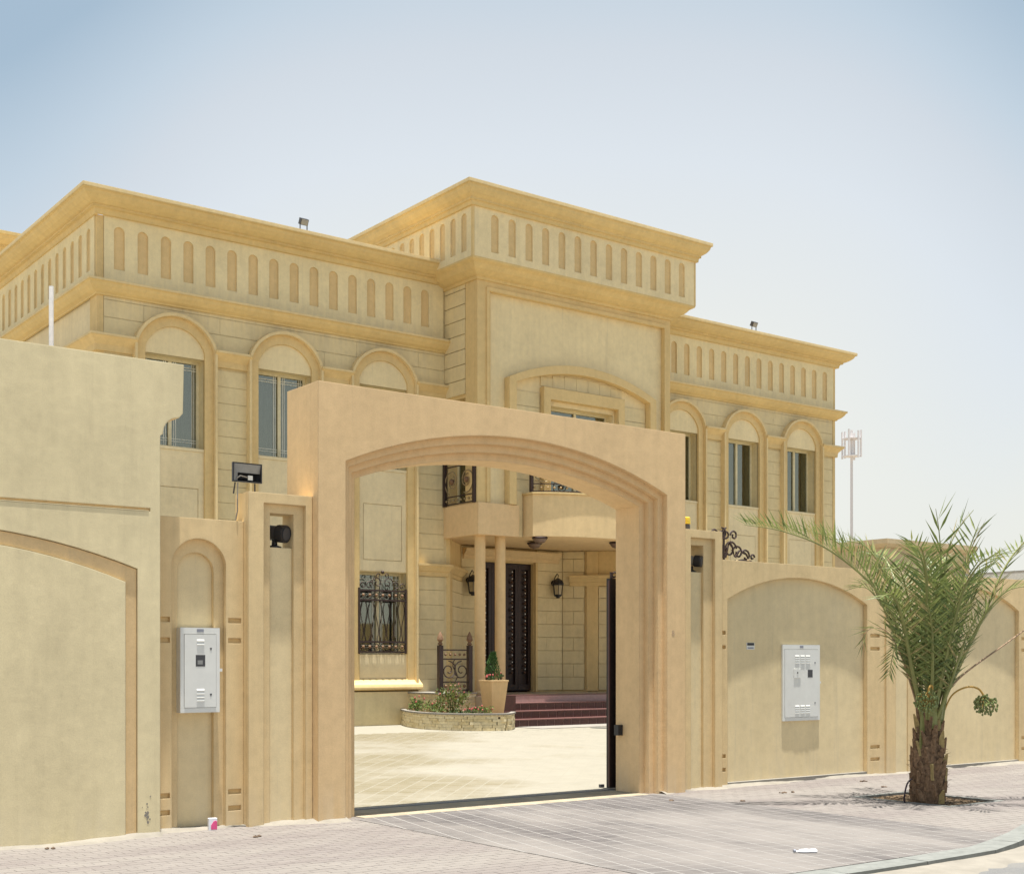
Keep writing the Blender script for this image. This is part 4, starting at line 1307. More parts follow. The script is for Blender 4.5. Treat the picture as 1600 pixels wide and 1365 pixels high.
bush('shrub', 'low dark creeping shrub at the front edge of the bed', 15.45, 22.2, 0.5, 0.25, 0.17, 330, 0.05, 'leaf_dark', flowers=2)
# potted conifer
t = thing('potted_conifer', 'small feathery bright green conifer growing in the tapered planter', 'plant', (16.42, 22.40, 1.21))
MB().tube([(16.42, 22.4, 1.21), (16.43, 22.4, 1.7)], 0.012, 5, 0.004).build('stem', 'litter', t)
m = MB()
for k in range(900):
    q = random.random() ** 0.8
    rr = 0.16 * (1 - q) ** 0.7 + 0.02
    a = random.uniform(0, 6.28); rr *= random.random() ** 0.4
    p = Vector((16.42 + rr * math.cos(a) - 0.03 * math.sin(q * 3), 22.4 + rr * math.sin(a), 1.23 + 0.56 * q))
    leaf_quad(m, p, Vector((math.cos(a) * 0.6, math.sin(a) * 0.6, 1.1)), rv(), 0.075, 0.013)
m.build('foliage', 'conifer', t, recalc=False, kind='stuff')
bush('flowering_plant', 'small red-flowered plant at the left rim of the tapered planter', 16.27, 22.30, 1.22, 0.09, 0.13, 110, 0.04, 'leaf_dark', 'plant', 6)
bush('flowering_plant', 'small red-flowered plant at the right rim of the tapered planter', 16.57, 22.34, 1.22, 0.09, 0.15, 110, 0.04, 'leaf_dark', 'plant', 6)

# ------------------------------------------------------------------ lanterns and ceiling lamps
def lantern(x, y, z, label):
    t = thing('wall_lantern', label, 'lantern', (x, y, z), 'lanterns beside the front door')
    m = MB()
    m.lathe([(0.07, -0.0), (0.07, 0.02)], (x, y - 0.02, z + 0.02), 10, 'y')
    m.tube([(x, y, z + 0.02), (x, y - 0.08, z + 0.16), (x, y - 0.17, z + 0.25), (x, y - 0.22, z + 0.20), (x, y - 0.2, z + 0.12)], 0.013, 6)
    m.build('bracket', 'black', t)
    cx, cy = x, y - 0.2
    m = MB()
    m.lathe([(0.02, 0.14), (0.05, 0.12), (0.12, 0.08), (0.16, 0.0), (0.165, -0.03), (0.14, -0.04)], (cx, cy, z), 6)
    m.lathe([(0.09, -0.33), (0.105, -0.31), (0.10, -0.28), (0.04, -0.37)], (cx, cy, z), 6)
    for k in range(6):
        a = k * math.pi / 3
        m.tube([(cx + 0.135 * math.cos(a), cy + 0.135 * math.sin(a), z - 0.04), (cx + 0.098 * math.cos(a), cy + 0.098 * math.sin(a), z - 0.30)], 0.009, 4)
    m.build('lantern_cage', 'black', t)
    m = MB(); m.lathe([(0.122, -0.045), (0.088, -0.295)], (cx, cy, z), 6); m.build('lantern_glass', 'amber_glass', t)
lantern(18.36, 26.1, 3.60, 'black carriage lantern on the wall left of the front door')
lantern(21.02, 26.1, 3.62, 'black carriage lantern on the wall right of the front door')
def ceiling_lamp(x, y, label):
    t = thing('ceiling_lamp', label, 'lamp', (x, y, 4.44), 'bowl lamps under the balcony')
    MB().lathe([(0.05, 0.0), (0.175, -0.005), (0.185, -0.03), (0.16, -0.05)], (x, y, 4.447), 20).build('lamp_rim', 'iron', t, smooth=True)
    MB().lathe([(0.155, -0.05), (0.14, -0.09), (0.10, -0.13), (0.02, -0.15)], (x, y, 4.447), 20).build('lamp_bowl', 'lamp_shade', t, smooth=True)
ceiling_lamp(18.32, 23.22, 'bowl lamp under the left corner of the curved balcony, nearer the street')
ceiling_lamp(19.05, 24.35, 'bowl lamp on the porch ceiling, the one further in towards the door')
ceiling_lamp(20.55, 23.12, 'bowl lamp under the curved balcony, rightmost, next to the gate pier')

# ------------------------------------------------------------------ street walls
nw = thing('neighbour_wall', 'tall greyish cream rendered wall at the far left with a shallow tan arch band', 'wall', (1, 11.7, 0))
X0, X1, H = -5.0, 4.68, 4.385
prof = [(X0, -0.1), (X1, -0.1), (X1, 3.70)]
for i in range(9):
    a = math.pi / 2 * i / 8
    prof.append((X1 + 0.185 - 0.16 * math.cos(a), 3.715 + 0.17 * math.sin(a)))
prof += [(X1 + 0.22, 3.93), (X1 + 0.23, H), (X0, H)]
outer = arc(0.74, 4.465, 2.46, 2.78, 20); inn = arc(0.86, 4.355, 2.34, 2.66, 20)
hole = [(0.74, 0.0), *outer, (4.465, 0.0)]
# wall with an opening for the band, and the slot of the drip joint
slot = rect(0.6, 4.585, 2.992, 3.022)
prof2 = [(X0, -0.1), (0.74, -0.1)] + outer + [(4.465, -0.1)] + prof[1:]
MB().plate([prof2, slot], 11.60, 11.66).build('wall_face', 'neighbour', nw)
MB().plate([prof], 11.661, 11.95).build('wall_core', 'neighbour_band', nw)
bandl = [(0.745, -0.1)] + arc(0.745, 4.46, 2.455, 2.775, 20) + [(4.46, -0.1), (4.355, -0.1)] + inn[::-1] + [(0.86, -0.1)]
MB().plate([bandl], 11.618, 11.66).build('arch_band', 'neighbour_band', nw)
MB().plate([[(0.864, -0.1)] + arc(0.864, 4.351, 2.336, 2.655, 20) + [(4.351, -0.1)]], 11.597, 11.66).build('arch_panel', 'neighbour', nw)
MB().box(0.59, 4.59, 11.618, 11.6605, 2.985, 3.028).build('slot_back', 'neighbour_band', nw)
MB().box(0.62, 4.57, 11.597, 11.66, 2.993, 3.000).build('drip_ledge', 'neighbour', nw)
# scuffs near the corner, as thin flakes of dark render
m = MB()
for k in range(18):
    cx, cz = 4.555 + random.gauss(0, 0.016) + 0.02 * math.sin(k), 0.12 + random.random() ** 1.2 * 0.26
    n = 6; r_ = random.uniform(0.003, 0.012)
    m.plate([[(cx + r_ * random.uniform(.5, 1.3) * math.cos(i * 6.28 / n), cz + 1.6 * r_ * random.uniform(.5, 1.3) * math.sin(i * 6.28 / n)) for i in range(n)]], 11.5985 - 0.0002 * k / 26, 11.601)
m.build('scuff_marks', 'scuff', nw)
t = MB().tube([(4.0, 12.6, 3.9), (4.0, 12.6, 5.19)], 0.022, 10).build('white_pipe', 'white_pipe', origin=(4.0, 12.6, 3.9), smooth=True)
tag(t, 'thin white pipe sticking up behind the tall wall at the far left', 'pipe')
# post carrying the pipe down to the ground behind the wall (same pipe lower length)
MB().tube([(4.0, 12.6, 0.0), (4.0, 12.6, 3.9)], 0.022, 10).build('pipe_length', 'white_pipe', t)

def slots(m_loops, xa, xb, zs):
    for z in zs:
        m_loops.append(rect(xa, xb, z - 0.024, z + 0.024))

# low wall with the tall nested niche, between the neighbour wall and the camera pillar
lw = thing('niche_wall', 'low tan wall with a tall nested arched niche, left of the gate', 'wall', (5.15, 11.9, 0))
NX0, NX1 = 4.69, 5.61
outer = [(NX0, -0.1), (4.875, -0.1)] + arc(4.875, 5.425, 2.56, 2.79, 16) + [(5.425, -0.1), (NX1, -0.1), (NX1, 2.985), (NX0, 2.985)]
lp = [outer]
slots(lp, 4.70, 4.855, (2.01, 1.815, 0.345, 0.185)); slots(lp, 5.45, 5.585, (2.01, 1.815, 0.345, 0.185))
MB().plate(lp, 11.80, 11.86).build('wall_face', 'wall_tan', lw)
lp = [[(4.80, -0.1), (4.955, -0.1)] + arc(4.955, 5.325, 2.48, 2.66, 14) + [(5.325, -0.1), (5.5, -0.1), (5.5, 2.9), (4.80, 2.9)]]
MB().plate(lp, 11.861, 11.91).build('niche_step', 'wall_tan', lw)
MB().box(NX0 + 0.002, NX1 - 0.002, 11.911, 12.08, -0.1, 2.98).build('niche_back', 'panel_grey', lw)
for a, b in ((4.69, 4.87), (5.43, 5.605)):
    MB().box(a + 0.001, b, 11.861, 11.909, -0.1, 2.2).build('slot_back', 'niche', lw)
for a, b in ((4.70, 4.855), (5.45, 5.585)):
    for z_ in (2.01, 1.815, 0.345, 0.185):
        MB().box(a - 0.002, b + 0.002, 11.826, 11.858, z_ - 0.026, z_ + 0.026).build('slot_back', 'niche', lw)

def pillar(x0, x1, rx0, rx1, ox0, ox1, label, ztop=3.27):
    t = thing('camera_pillar', label, 'pillar', ((x0 + x1) / 2, 11.9, 0))
    lp = [(x0, -0.1), (rx0, -0.1), (rx0, 3.17), (rx1, 3.17), (rx1, -0.1), (x1, -0.1), (x1, ztop), (x0, ztop)]
    MB().plate([lp], 11.69, 11.74).build('pillar_face', 'wall_tan', t)
    m = MB().plate([[(x0 + 0.001, -0.1), (ox0, -0.1), (ox0, 3.08), (ox1, 3.08), (ox1, -0.1), (x1 - 0.001, -0.1), (x1 - 0.001, ztop - 0.002), (x0 + 0.001, ztop - 0.002)]], 11.741, 11.98)
    m.build('pillar_core', 'wall_tan', t)
    MB().box(ox0 + 0.001, ox1 - 0.001, 11.775, 11.978, -0.1, 2.745).build('inner_panel', 'panel_grey', t)
    return t
pillar(5.61, 6.31, 5.775, 6.235, 5.865, 6.125, 'tan pillar left of the gate with a floodlight on top and a camera in its opening')
pillar(11.43, 12.19, 11.63, 12.06, 11.67, 11.90, 'tan pillar right of the gate with a yellow beacon on top')

# portal with stepped arch
pt = thing('gate_portal', 'big pinkish tan gateway arch with stepped jambs framing the villa', 'gateway', (8.87, 11.9, 0))
PX0, PX1, PH = 6.315, 11.425, 4.42
steps_ = [(0.0, 11.58, 11.66), (0.08, 11.66, 11.74), (0.16, 11.74, 11.82), (0.24, 11.82, 12.25)]
for k, (ins, ya, yb) in enumerate(steps_):
    x0, x1 = 6.63 + ins, 11.115 - ins
    a = arc(x0, x1, 3.645 - ins * 0.55, 4.105 - ins, 40)
    sh = 0.0006 * k
    lp = [(PX0 + sh, -0.1), (x0, -0.1)] + a + [(x1, -0.1), (PX1 - sh, -0.1), (PX1 - sh, PH - sh), (PX0 + sh, PH - sh)]
    MB().plate([lp], ya, yb, back=(k == 3)).build('arch_ring' if k else 'portal_face', 'portal', pt)

# right boundary wall with blind arches
rw = thing('boundary_wall', 'long tan boundary wall right of the gate with cream arched panels', 'wall', (16, 11.95, 0))
WX1 = 30.0; WH = 2.925
segs = [(12.36, 15.20), (16.42, 19.02), (20.25, 22.9), (24.2, 26.8)]
lp = [(12.19, -0.1)]
for a, b in segs:
    lp += [(a, -0.1)] + arc(a, b, 2.42, 2.745, 22) + [(b, -0.1)]
lp += [(WX1, -0.1), (WX1, WH), (12.19, WH)]
loops = [lp]
for xa in (15.27, 19.09, 22.95):
    slots(loops, xa, xa + 0.21, (1.985, 1.80, 0.40, 0.225))
slots(loops, 12.215, 12.325, (1.985, 1.80, 0.40, 0.225))
MB().plate(loops, 11.76, 11.83).build('wall_face', 'wall_tan', rw)
MB().box(12.192, WX1, 11.881, 12.05, -0.1, WH - 0.002).build('wall_core', 'wall_tan', rw)
for a, b in segs:
    MB().box(a - 0.05, b + 0.05, 11.832, 11.88, -0.05, 2.80).build('arched_panel', 'panel_grey', rw)
    MB().box(a + 0.004, b - 0.004, 11.765, 11.831, -0.05, 0.055).build('plinth', 'concrete', rw)
for xa, xb in ((15.27, 15.48), (19.09, 19.30), (22.95, 23.16), (12.215, 12.325)):
    for z_ in (1.985, 1.80, 0.40, 0.225):
        MB().box(xa - 0.002, xb + 0.002, 11.79, 11.828, z_ - 0.026, z_ + 0.026).build('slot_back', 'niche', rw)
# shallow pilaster between the first two panels
for xa in (15.60, 19.42):
    MB().box(xa, xa + 0.22, 11.735, 11.759, -0.1, WH).build('pilaster', 'wall_tan', rw)
    MB().box(xa + 0.222, xa + 0.50, 11.748, 11.759, -0.1, WH).build('pilaster', 'panel_grey', rw)
    MB().box(xa + 0.502, xa + 0.70, 11.735, 11.759, -0.1, WH).build('pilaster', 'wall_tan', rw)
# faint pencilled figure on the portal's right pier
def text_mesh(s_, size, x, y, z, name, mat, parent, depth=0.0004):
    cu = bpy.data.curves.new(name, 'FONT'); cu.body = s_; cu.size = size; cu.extrude = depth
    tmp = bpy.data.objects.new(name, cu); C.objects.link(tmp)
    bpy.context.view_layer.update()
    me = bpy.data.meshes.new_from_object(tmp.evaluated_get(bpy.context.evaluated_depsgraph_get()))
    C.objects.unlink(tmp); bpy.data.objects.remove(tmp)
    off = wloc(parent)
    for v in me.vertices:
        px_, py_, pz_ = v.co
        v.co = (x + px_ - off.x, y - pz_ - off.y, z + py_ - off.z)
    me.materials.clear(); me.materials.append(M[mat])
    o_ = bpy.data.objects.new(name, me); C.objects.link(o_); o_.parent = parent
    return o_
text_mesh('8', 0.10, 11.19, 11.579, 1.93, 'pencil_figure', 'pencil', pt)

# ------------------------------------------------------------------ meter cabinets
def cabinet(x0, x1, z0, z1, yf, yb, label, kind):
    t = thing('meter_cabinet', label, 'utility box', ((x0 + x1) / 2, yb, z0), 'white meter cabinets on the street walls')
    w, h = x1 - x0, z1 - z0
    fx, fz = 0.035, 0.045
    m = MB()
    m.plate([rect(x0, x1, z0, z1), rect(x0 + fx, x1 - fx, z0 + fz, z1 - fz * 1.3)], yf, yf + 0.02)
    m.box(x0 + 0.001, x1 - 0.001, yf + 0.021, yb, z0 + 0.001, z1 - 0.001)
    m.build('cabinet_body', 'white_metal', t)
    d = MB()
    dx0, dx1, dz0, dz1 = x0 + fx + 0.005, x1 - fx - 0.004, z0 + fz + 0.004, z1 - fz * 1.3 - 0.005
    d.box(dx0, dx1, yf - 0.004, yf + 0.018, dz0, dz1)
    dr = d.build('cabinet_door', 'white_metal', t)
    def at(u, v): return dx0 + (dx1 - dx0) * u, dz0 + (dz1 - dz0) * v
    def louvre(u, v, wd, n, gap):
        for k in range(n):
            x, z = at(u, v); z += k * gap
            mm = MB().add([(x - wd / 2, yf - 0.004, z + gap * 0.5), (x + wd / 2, yf - 0.004, z + gap * 0.5), (x + wd / 2, yf - 0.010, z), (x - wd / 2, yf - 0.010, z), (x - wd / 2, yf - 0.0042, z - 0.002), (x + wd / 2, yf - 0.0042, z - 0.002)],
                  [(0, 1, 2, 3), (3, 2, 5, 4), (0, 3, 4), (1, 5, 2)])
            mm.build('louvre', 'white_metal', dr)
    if kind == 'small':
        louvre(0.5, 0.86, 0.075, 2, 0.034); louvre(0.5, 0.09, 0.078, 4, 0.033)
        x, z = at(0.5, 0.64)
        MB().box(x - 0.048, x + 0.048, yf - 0.005, yf - 0.0035, z - 0.055, z + 0.055).build('meter_window', 'label_grey_glass' if False else 'dkgrey', dr)
        MB().box(x - 0.03, x + 0.022, yf - 0.0058, yf - 0.0052, z - 0.036, z + 0.004).build('meter_dial', 'grey', dr)
        locks = [(0.83, 0.80), (0.83, 0.17)]
    else:
        for u in (0.36, 0.52, 0.68):
            louvre(u, 0.80, 0.085, 4, 0.030); louvre(u, 0.06, 0.085, 4, 0.030)
        x, z = at(0.76, 0.645)
        MB().box(x - 0.055, x + 0.045, yf - 0.005, yf - 0.0035, z - 0.055, z + 0.05).build('meter_window', 'dkgrey', dr)
        x, z = at(0.36, 0.645)
        hd = MB().box(x - 0.07, x + 0.065, yf - 0.012, yf - 0.0045, z - 0.06, z + 0.06).build('small_hatch', 'white_metal', dr)
        MB().lathe([(0.011, 0), (0.011, 0.003)], (x, yf - 0.0155, z + 0.01), 10, 'y').build('lock', 'black', dr)
        locks = [(0.90, 0.80), (0.90, 0.20)]
    for u, v in locks:
        x, z = at(u, v)
        MB().add([(x - 0.012, yf - 0.006, z + 0.012), (x + 0.012, yf - 0.006, z + 0.012), (x, yf - 0.006, z - 0.016), (x - 0.012, yf - 0.0042, z + 0.012), (x + 0.012, yf - 0.0042, z + 0.012), (x, yf - 0.0042, z - 0.016)], [(0, 1, 2), (0, 1, 4, 3), (1, 2, 5, 4), (2, 0, 3, 5)]).build('lock', 'dkgrey', dr)
    MB().box((x0 + x1) / 2 - 0.035, (x0 + x1) / 2 + 0.035, yf - 0.0022, yf - 0.0005, z1 - 0.042, z1 - 0.012).build('name_plate', 'label_grey', t)
    MB().box(x1 - 0.004, x1 + 0.028, yf + 0.004, yf + 0.02, (z0 + z1) / 2 - 0.014, (z0 + z1) / 2 + 0.014).build('hasp', 'white_metal', t)
cabinet(4.945, 5.345, 1.125, 1.935, 11.765, 11.908, 'narrow white meter cabinet in the nested niche left of the gate', 'small')
cabinet(13.47, 14.23, 0.815, 1.845, 11.806, 11.831, 'wide white meter cabinet on the arched panel right of the gate', 'wide')
t = thing('wall_plate', 'tiny dark-lettered number plate on the arched panel right of the gate', 'sign', (12.88, 11.83, 1.82))
MB().box(12.79, 12.94, 11.827, 11.8315, 1.775, 1.865).build('plate', 'white_metal', t)
MB().box(12.80, 12.93, 11.8245, 11.8265, 1.828, 1.862).build('dark_strip', 'black', t)
MB().box(12.81, 12.92, 11.8250, 11.8265, 1.785, 1.805).build('blue_strip', 'label_grey', t)

# ------------------------------------------------------------------ security cameras in the pillar openings
def seccam(x, y, z, label, yaw, ry=0.075, col='dkgrey'):
    t = thing('security_camera', label, 'camera', (x, y, z), 'security cameras in the gate pillars')
    d = Vector((math.sin(yaw), -math.cos(yaw), -0.12)).normalized()
    c = Vector((x, y, z + 0.15))
    m = MB().lathe([(0.07, 0), (0.07, 0.014), (0.03, 0.03), (0.026, 0.08)], (x, y, z), 14); m.build('base', 'black', t, smooth=True)
    m = MB().tube([c - d * 0.13, c + d * 0.10], ry, 18); m.build('housing', col, t, smooth=True)
    m = MB().tube([c + d * 0.05, c + d * 0.14], ry + 0.014, 18); m.build('lens_hood', 'black', t, smooth=True)
    m = MB().tube([c + d * 0.141, c + d * 0.146], ry * 0.85, 18); m.build('lens', 'dkgrey', t, smooth=True)
seccam(5.98, 11.87, 2.747, 'black bullet camera standing in the opening of the left pillar', R(28))
seccam(11.80, 11.86, 2.747, 'grey bullet camera standing in the opening of the right pillar', R(28), 0.06, 'grey')

# floodlight on the left pillar
t = thing('floodlight', 'black rectangular floodlight on a bracket on top of the left gate pillar', 'floodlight', (5.70, 11.9, 3.27))
fx0, fx1, fz0, fz1, fy = 5.50, 5.81, 3.37, 3.56, 11.80
m = MB().plate([rect(fx0, fx1, fz0, fz1), rect(fx0 + 0.012, fx1 - 0.012, fz0 + 0.012, fz1 - 0.012)], fy, fy + 0.03)
m.add([(fx0, fy + 0.03, fz0), (fx1, fy + 0.03, fz0), (fx1, fy + 0.03, fz1), (fx0, fy + 0.03, fz1), (fx0 + 0.06, fy + 0.12, fz0 + 0.05), (fx1 - 0.06, fy + 0.12, fz0 + 0.05), (fx1 - 0.06, fy + 0.12, fz1 - 0.03), (fx0 + 0.06, fy + 0.12, fz1 - 0.03)],
      [(0, 1, 5, 4), (1, 2, 6, 5), (2, 3, 7, 6), (3, 0, 4, 7), (4, 5, 6, 7)])
m.build('lamp_housing', 'black', t)
m = MB()
a, b, c_, d_ = fx0 + 0.012, fx1 - 0.012, fz0 + 0.012, fz1 - 0.012
m.add([(a, fy + 0.004, d_), (b, fy + 0.004, d_), (b, fy + 0.03, (c_ + d_) / 2), (a + 0.05, fy + 0.03, (c_ + d_) / 2)], [(0, 1, 2, 3)])
m.add([(a, fy + 0.004, c_), (a, fy + 0.004, d_), (a + 0.05, fy + 0.029, (c_ + d_) / 2), (a + 0.05, fy + 0.029, c_)], [(0, 1, 2, 3)])
m.build('reflector', 'grey', t, recalc=False)
MB().box(5.665, 5.715, fy + 0.012, fy + 0.02, 3.395, 3.44).build('lamp_element', 'white_metal', t)
MB().tube([(5.53, fy + 0.02, 3.395), (5.58, fy + 0.0, 3.43), (5.66, fy + 0.01, 3.42)], 0.006, 5).build('lamp_wire', 'concrete', t)
m = MB()
m.tube([(5.76, 11.86, 3.37), (5.76, 11.86, 3.27)], 0.008, 5)
m.tube([(5.55, 11.86, 3.37), (5.55, 11.90, 3.265)], 0.008, 5)
m.build('bracket', 'dkgrey', t)
t = MB().tube([(5.545, 11.79, 3.36), (5.538, 11.785, 3.2), (5.54, 11.79, 3.08), (5.535, 11.82, 2.99)], 0.007, 6).build('lamp_cable', 'concrete', origin=(5.54, 11.8, 2.99))
tag(t, 'thin pale cable hanging from the pillar floodlight down to the niche wall', 'cable')
# beacon on the right pillar
t = thing('beacon', 'yellow warning beacon on a grey base on top of the right gate pillar', 'beacon', (11.53, 11.85, 3.27))
MB().lathe([(0.04, 0), (0.045, 0.01), (0.04, 0.075)], (11.665, 11.80, 3.27), 14).build('beacon_base', 'dkgrey', t, smooth=True)
MB().lathe([(0.048, 0.076), (0.05, 0.085), (0.046, 0.155), (0.03, 0.165)], (11.665, 11.80, 3.27), 14).build('beacon_lens', 'yellow', t, smooth=True)

# sliding gate leaf parked behind the right wall
gt = thing('sliding_gate', 'dark metal sliding gate pushed open behind the right pier, scroll crest above the wall', 'gate', (12.93, 12.37, 0.02))
GX0, GX1, GY = 10.855, 15.0, 12.37
m = MB()
for (a, b) in ((GX0, GX0 + 0.10), (GX1 - 0.10, GX1)):
    m.box(a, b, GY - 0.035, GY + 0.035, 0.03, 2.66)
m.box(GX0 + 0.1, GX1 - 0.1, GY - 0.03, GY + 0.03, 0.05, 0.17)
m.box(GX0 + 0.1, GX1 - 0.1, GY - 0.03, GY + 0.03, 2.40, 2.48)
m.build('gate_frame', 'gate', gt)
MB().box(GX0 - 0.014, GX0 - 0.001, GY - 0.036, GY - 0.006, 0.05, 2.63).build('edge_trim', 'tile', gt)
MB().box(GX0 + 0.1, GX1 - 0.1, GY - 0.008, GY + 0.008, 0.17, 2.40).build('gate_sheet', 'gate', gt)
m = MB()
for k in range(18):
    xx = GX0 + 0.3 + k * 0.205
    m.tube([(xx, GY - 0.02, 0.17), (xx, GY - 0.02, 2.40)], 0.011, 5)
m.build('gate_bars', 'iron', gt)
# crest
m = MB(); mg = MB(); crest_balls = []
cxg = 12.93
def crest(s):
    for (dx, z, r0, tn, st_, sg) in ((0.04, 3.34, 0.085, 1.1, math.pi / 2, 1), (0.19, 3.33, 0.07, 1.1, math.pi, -1), (0.12, 3.13, 0.13, 1.0, 0.2, 1), (0.27, 3.10, 0.10, 1.0, 2.8, -1), (0.43, 3.06, 0.10, 0.9, 3.0, -1), (0.56, 3.05, 0.045, 0.9, 0, 1), (0.75, 2.85, 0.1, 1, 3, -1), (0.95, 2.75, 0.1, 1, 3, -1)):
        pts = [(cxg + s * (dx + x), GY, z_) for x, z_ in spiral(0, z, r0, tn, st_, sg, 18, 0.3)]
        (m if True else mg).tube(pts, 0.014, 5)
    pts = smooth_path([(cxg + s * 0.0, GY, 2.98), (cxg + s * 0.18, GY, 2.96), (cxg + s * 0.38, GY, 3.0), (cxg + s * 0.55, GY, 2.98), (cxg + s * 0.70, GY, 2.86), (cxg + s * 1.1, GY, 2.66), (cxg + s * 1.9, GY, 2.52)], 4)
    m.tube(pts, 0.024, 6, 0.014)
    for (a0, z0_, a1, z1_) in ((0.02, 3.02, 0.10, 3.22), (0.10, 3.24, 0.20, 3.05), (0.22, 3.04, 0.34, 3.14), (0.36, 3.12, 0.50, 2.99), (0.55, 2.98, 0.68, 2.90)):
        m.tube([(cxg + s * a0, GY, z0_), (cxg + s * (a0 + a1) / 2, GY - 0.01, (z0_ + z1_) / 2 + 0.03), (cxg + s * a1, GY, z1_)], 0.022, 5, 0.008)
    for (dx, z) in ((0.24, 2.98), (0.46, 3.0)):
        crest_balls.append((cxg + s * dx, GY, z))
crest(1); crest(-1)
m.tube([(cxg, GY, 2.45), (cxg, GY, 3.38)], 0.016, 5)
for s in (-1, 1):
    m.tube([(GX0 + 0.05 if s < 0 else GX1 - 0.05, GY, 2.66), (GX0 + 0.05 if s < 0 else GX1 - 0.05, GY, 2.74)], 0.02, 6)
    m.tube([((GX0 + 0.1 if s < 0 else GX1 - 0.1) + (-s) * x, GY, z) for x, z in spiral(0, 2.70, 0.05, 1, 0, 1, 12, 0.3)], 0.012, 5)
m.build('crest', 'iron', gt)
balls(crest_balls, 0.035, 'crest_knob', 'gold', gt, 0.7)
t = MB().box(10.80, 10.874, 12.12, 12.20, 0.70, 0.83).build('gate_stop', 'black', origin=(10.84, 12.16, 0.70))
tag(t, 'small black catch box fixed to the right jamb of the gateway', 'gate catch')
t = MB().box(10.93, 10.99, 12.60, 12.64, 0.0, 0.05).build('ground_stop', 'dkgrey', origin=(10.96, 12.62, 0.0))
tag(t, 'little metal ground stop in the courtyard beside the sliding gate', 'gate stop')

t = MB().lathe([(0.22, 0), (0.22, 0.006), (0.19, 0.010), (0.05, 0.012)], (18.2, 21.0, GZ - 0.001), 20).build('drain_cover', 'drain', origin=(18.2, 21.0, GZ))
tag(t, 'round dark drain cover in the courtyard before the steps', 'drain cover')

# ------------------------------------------------------------------ roof floodlights
def roof_lamp(x, y, z, label, s=0.68):
    t = thing('roof_floodlight', label, 'floodlight', (x, y, z), 'floodlights on the roof edges')
    m = MB(); k = 0
    m.box(x - 0.13 * s, x + 0.13 * s, y - 0.05, y + 0.05, z + 0.15, z + 0.28)
    m.rot(0, (x, y, z + 0.215), 'X', R(28)); m.build('lamp_housing', 'dkgrey', t)
    m = MB(); m.box(x - 0.11 * s, x + 0.11 * s, y - 0.056, y - 0.051, z + 0.16, z + 0.27)
    m.rot(0, (x, y, z + 0.215), 'X', R(28)); m.build('lamp_face', 'grey', t)
    m = MB()
    for dx in (-0.12 * s, 0.12 * s): m.tube([(x + dx, y, z - 0.01), (x + dx, y, z + 0.21)], 0.012, 5)
    m.build('bracket', 'dkgrey', t)
roof_lamp(13.0, FY - 0.33, 10.62, 'small dark floodlight on the left wing cornice')
roof_lamp(26.75, FY - 0.33, 10.62, 'small dark floodlight on the right wing cornice')

# ------------------------------------------------------------------ palm
PC = Vector((12.90, 9.12, 0.0))
palm = thing('palm_tree', 'young date palm with a spiky crown growing in a pit in the pavement', 'palm tree', (PC.x, PC.y, 0))
Lv = Vector((0.798, -0.6025, 0)); Fv = Vector((0.6025, 0.798, 0))
def PP(l, q, z): return PC + Lv * l + Fv * q + Vector((0, 0, z))
m = MB()
prof = [(0.190, -0.08), (0.196, 0.05), (0.198, 0.25), (0.195, 0.45), (0.175, 0.62), (0.145, 0.75), (0.115, 0.88), (0.09, 1.02)]
n = 28
vs = []
for i, (r_, h) in enumerate(prof):
    for k in range(n):
        a = 2 * math.pi * k / n
        rr = r_ * (1 + random.uniform(-0.05, 0.05)) * 0.93
        vs.append((PC.x + rr * math.cos(a), PC.y + rr * math.sin(a), h))
fs = [(i * n + k, i * n + (k + 1) % n, (i + 1) * n + (k + 1) % n, (i + 1) * n + k) for i in range(len(prof) - 1) for k in range(n)] + [tuple(range((len(prof) - 1) * n, len(prof) * n))]
trunk = m.add(vs, fs).build('trunk', 'bark', palm, smooth='full')
def rad(h):
    for (r0, h0), (r1, h1) in zip(prof, prof[1:]):
        if h0 <= h <= h1: return r0 + (r1 - r0) * (h - h0) / (h1 - h0)
    return prof[-1][0]
for k in range(66):
    h = -0.04 + 1.0 * (k / 66)
    a = k * 2.399
    rr = rad(h) * 0.93
    L_ = random.uniform(0.13, 0.22); wd = random.uniform(0.10, 0.15) * (1 - 0.35 * h)
    out = Vector((math.cos(a), math.sin(a), 0)); tn = Vector((-math.sin(a), math.cos(a), 0))
    b0 = Vector((PC.x, PC.y, h)) + out * rr * 0.96
    fl = random.uniform(0.015, 0.05)
    tw = random.uniform(-0.25, 0.25)
    upv = (Vector((0, 0, 1)) + tn * tw).normalized()
    tip = b0 + upv * L_ + out * fl
    midp = b0 + upv * L_ * 0.55 + out * fl * 0.6
    m = MB().add([b0 - tn * wd / 2 - out * 0.02, b0 + tn * wd / 2 - out * 0.02, b0 + out * 0.03,
                  midp - tn * wd * 0.36 - out * 0.03, midp + tn * wd * 0.36 - out * 0.03, midp + out * 0.02,
                  tip - tn * wd * random.uniform(0.08, 0.25), tip + tn * wd * random.uniform(0.08, 0.25), tip + out * 0.012 - upv * 0.01],
                 [(0, 2, 5, 3), (2, 1, 4, 5), (0, 3, 4, 1), (3, 5, 8, 6), (5, 4, 7, 8), (3, 6, 7, 4), (6, 8, 7), (0, 1, 2)])
    tan = k % 9 == 2 or k % 13 == 5
    m.build('leaf_base', 'boot_tan' if tan else 'boot', palm)
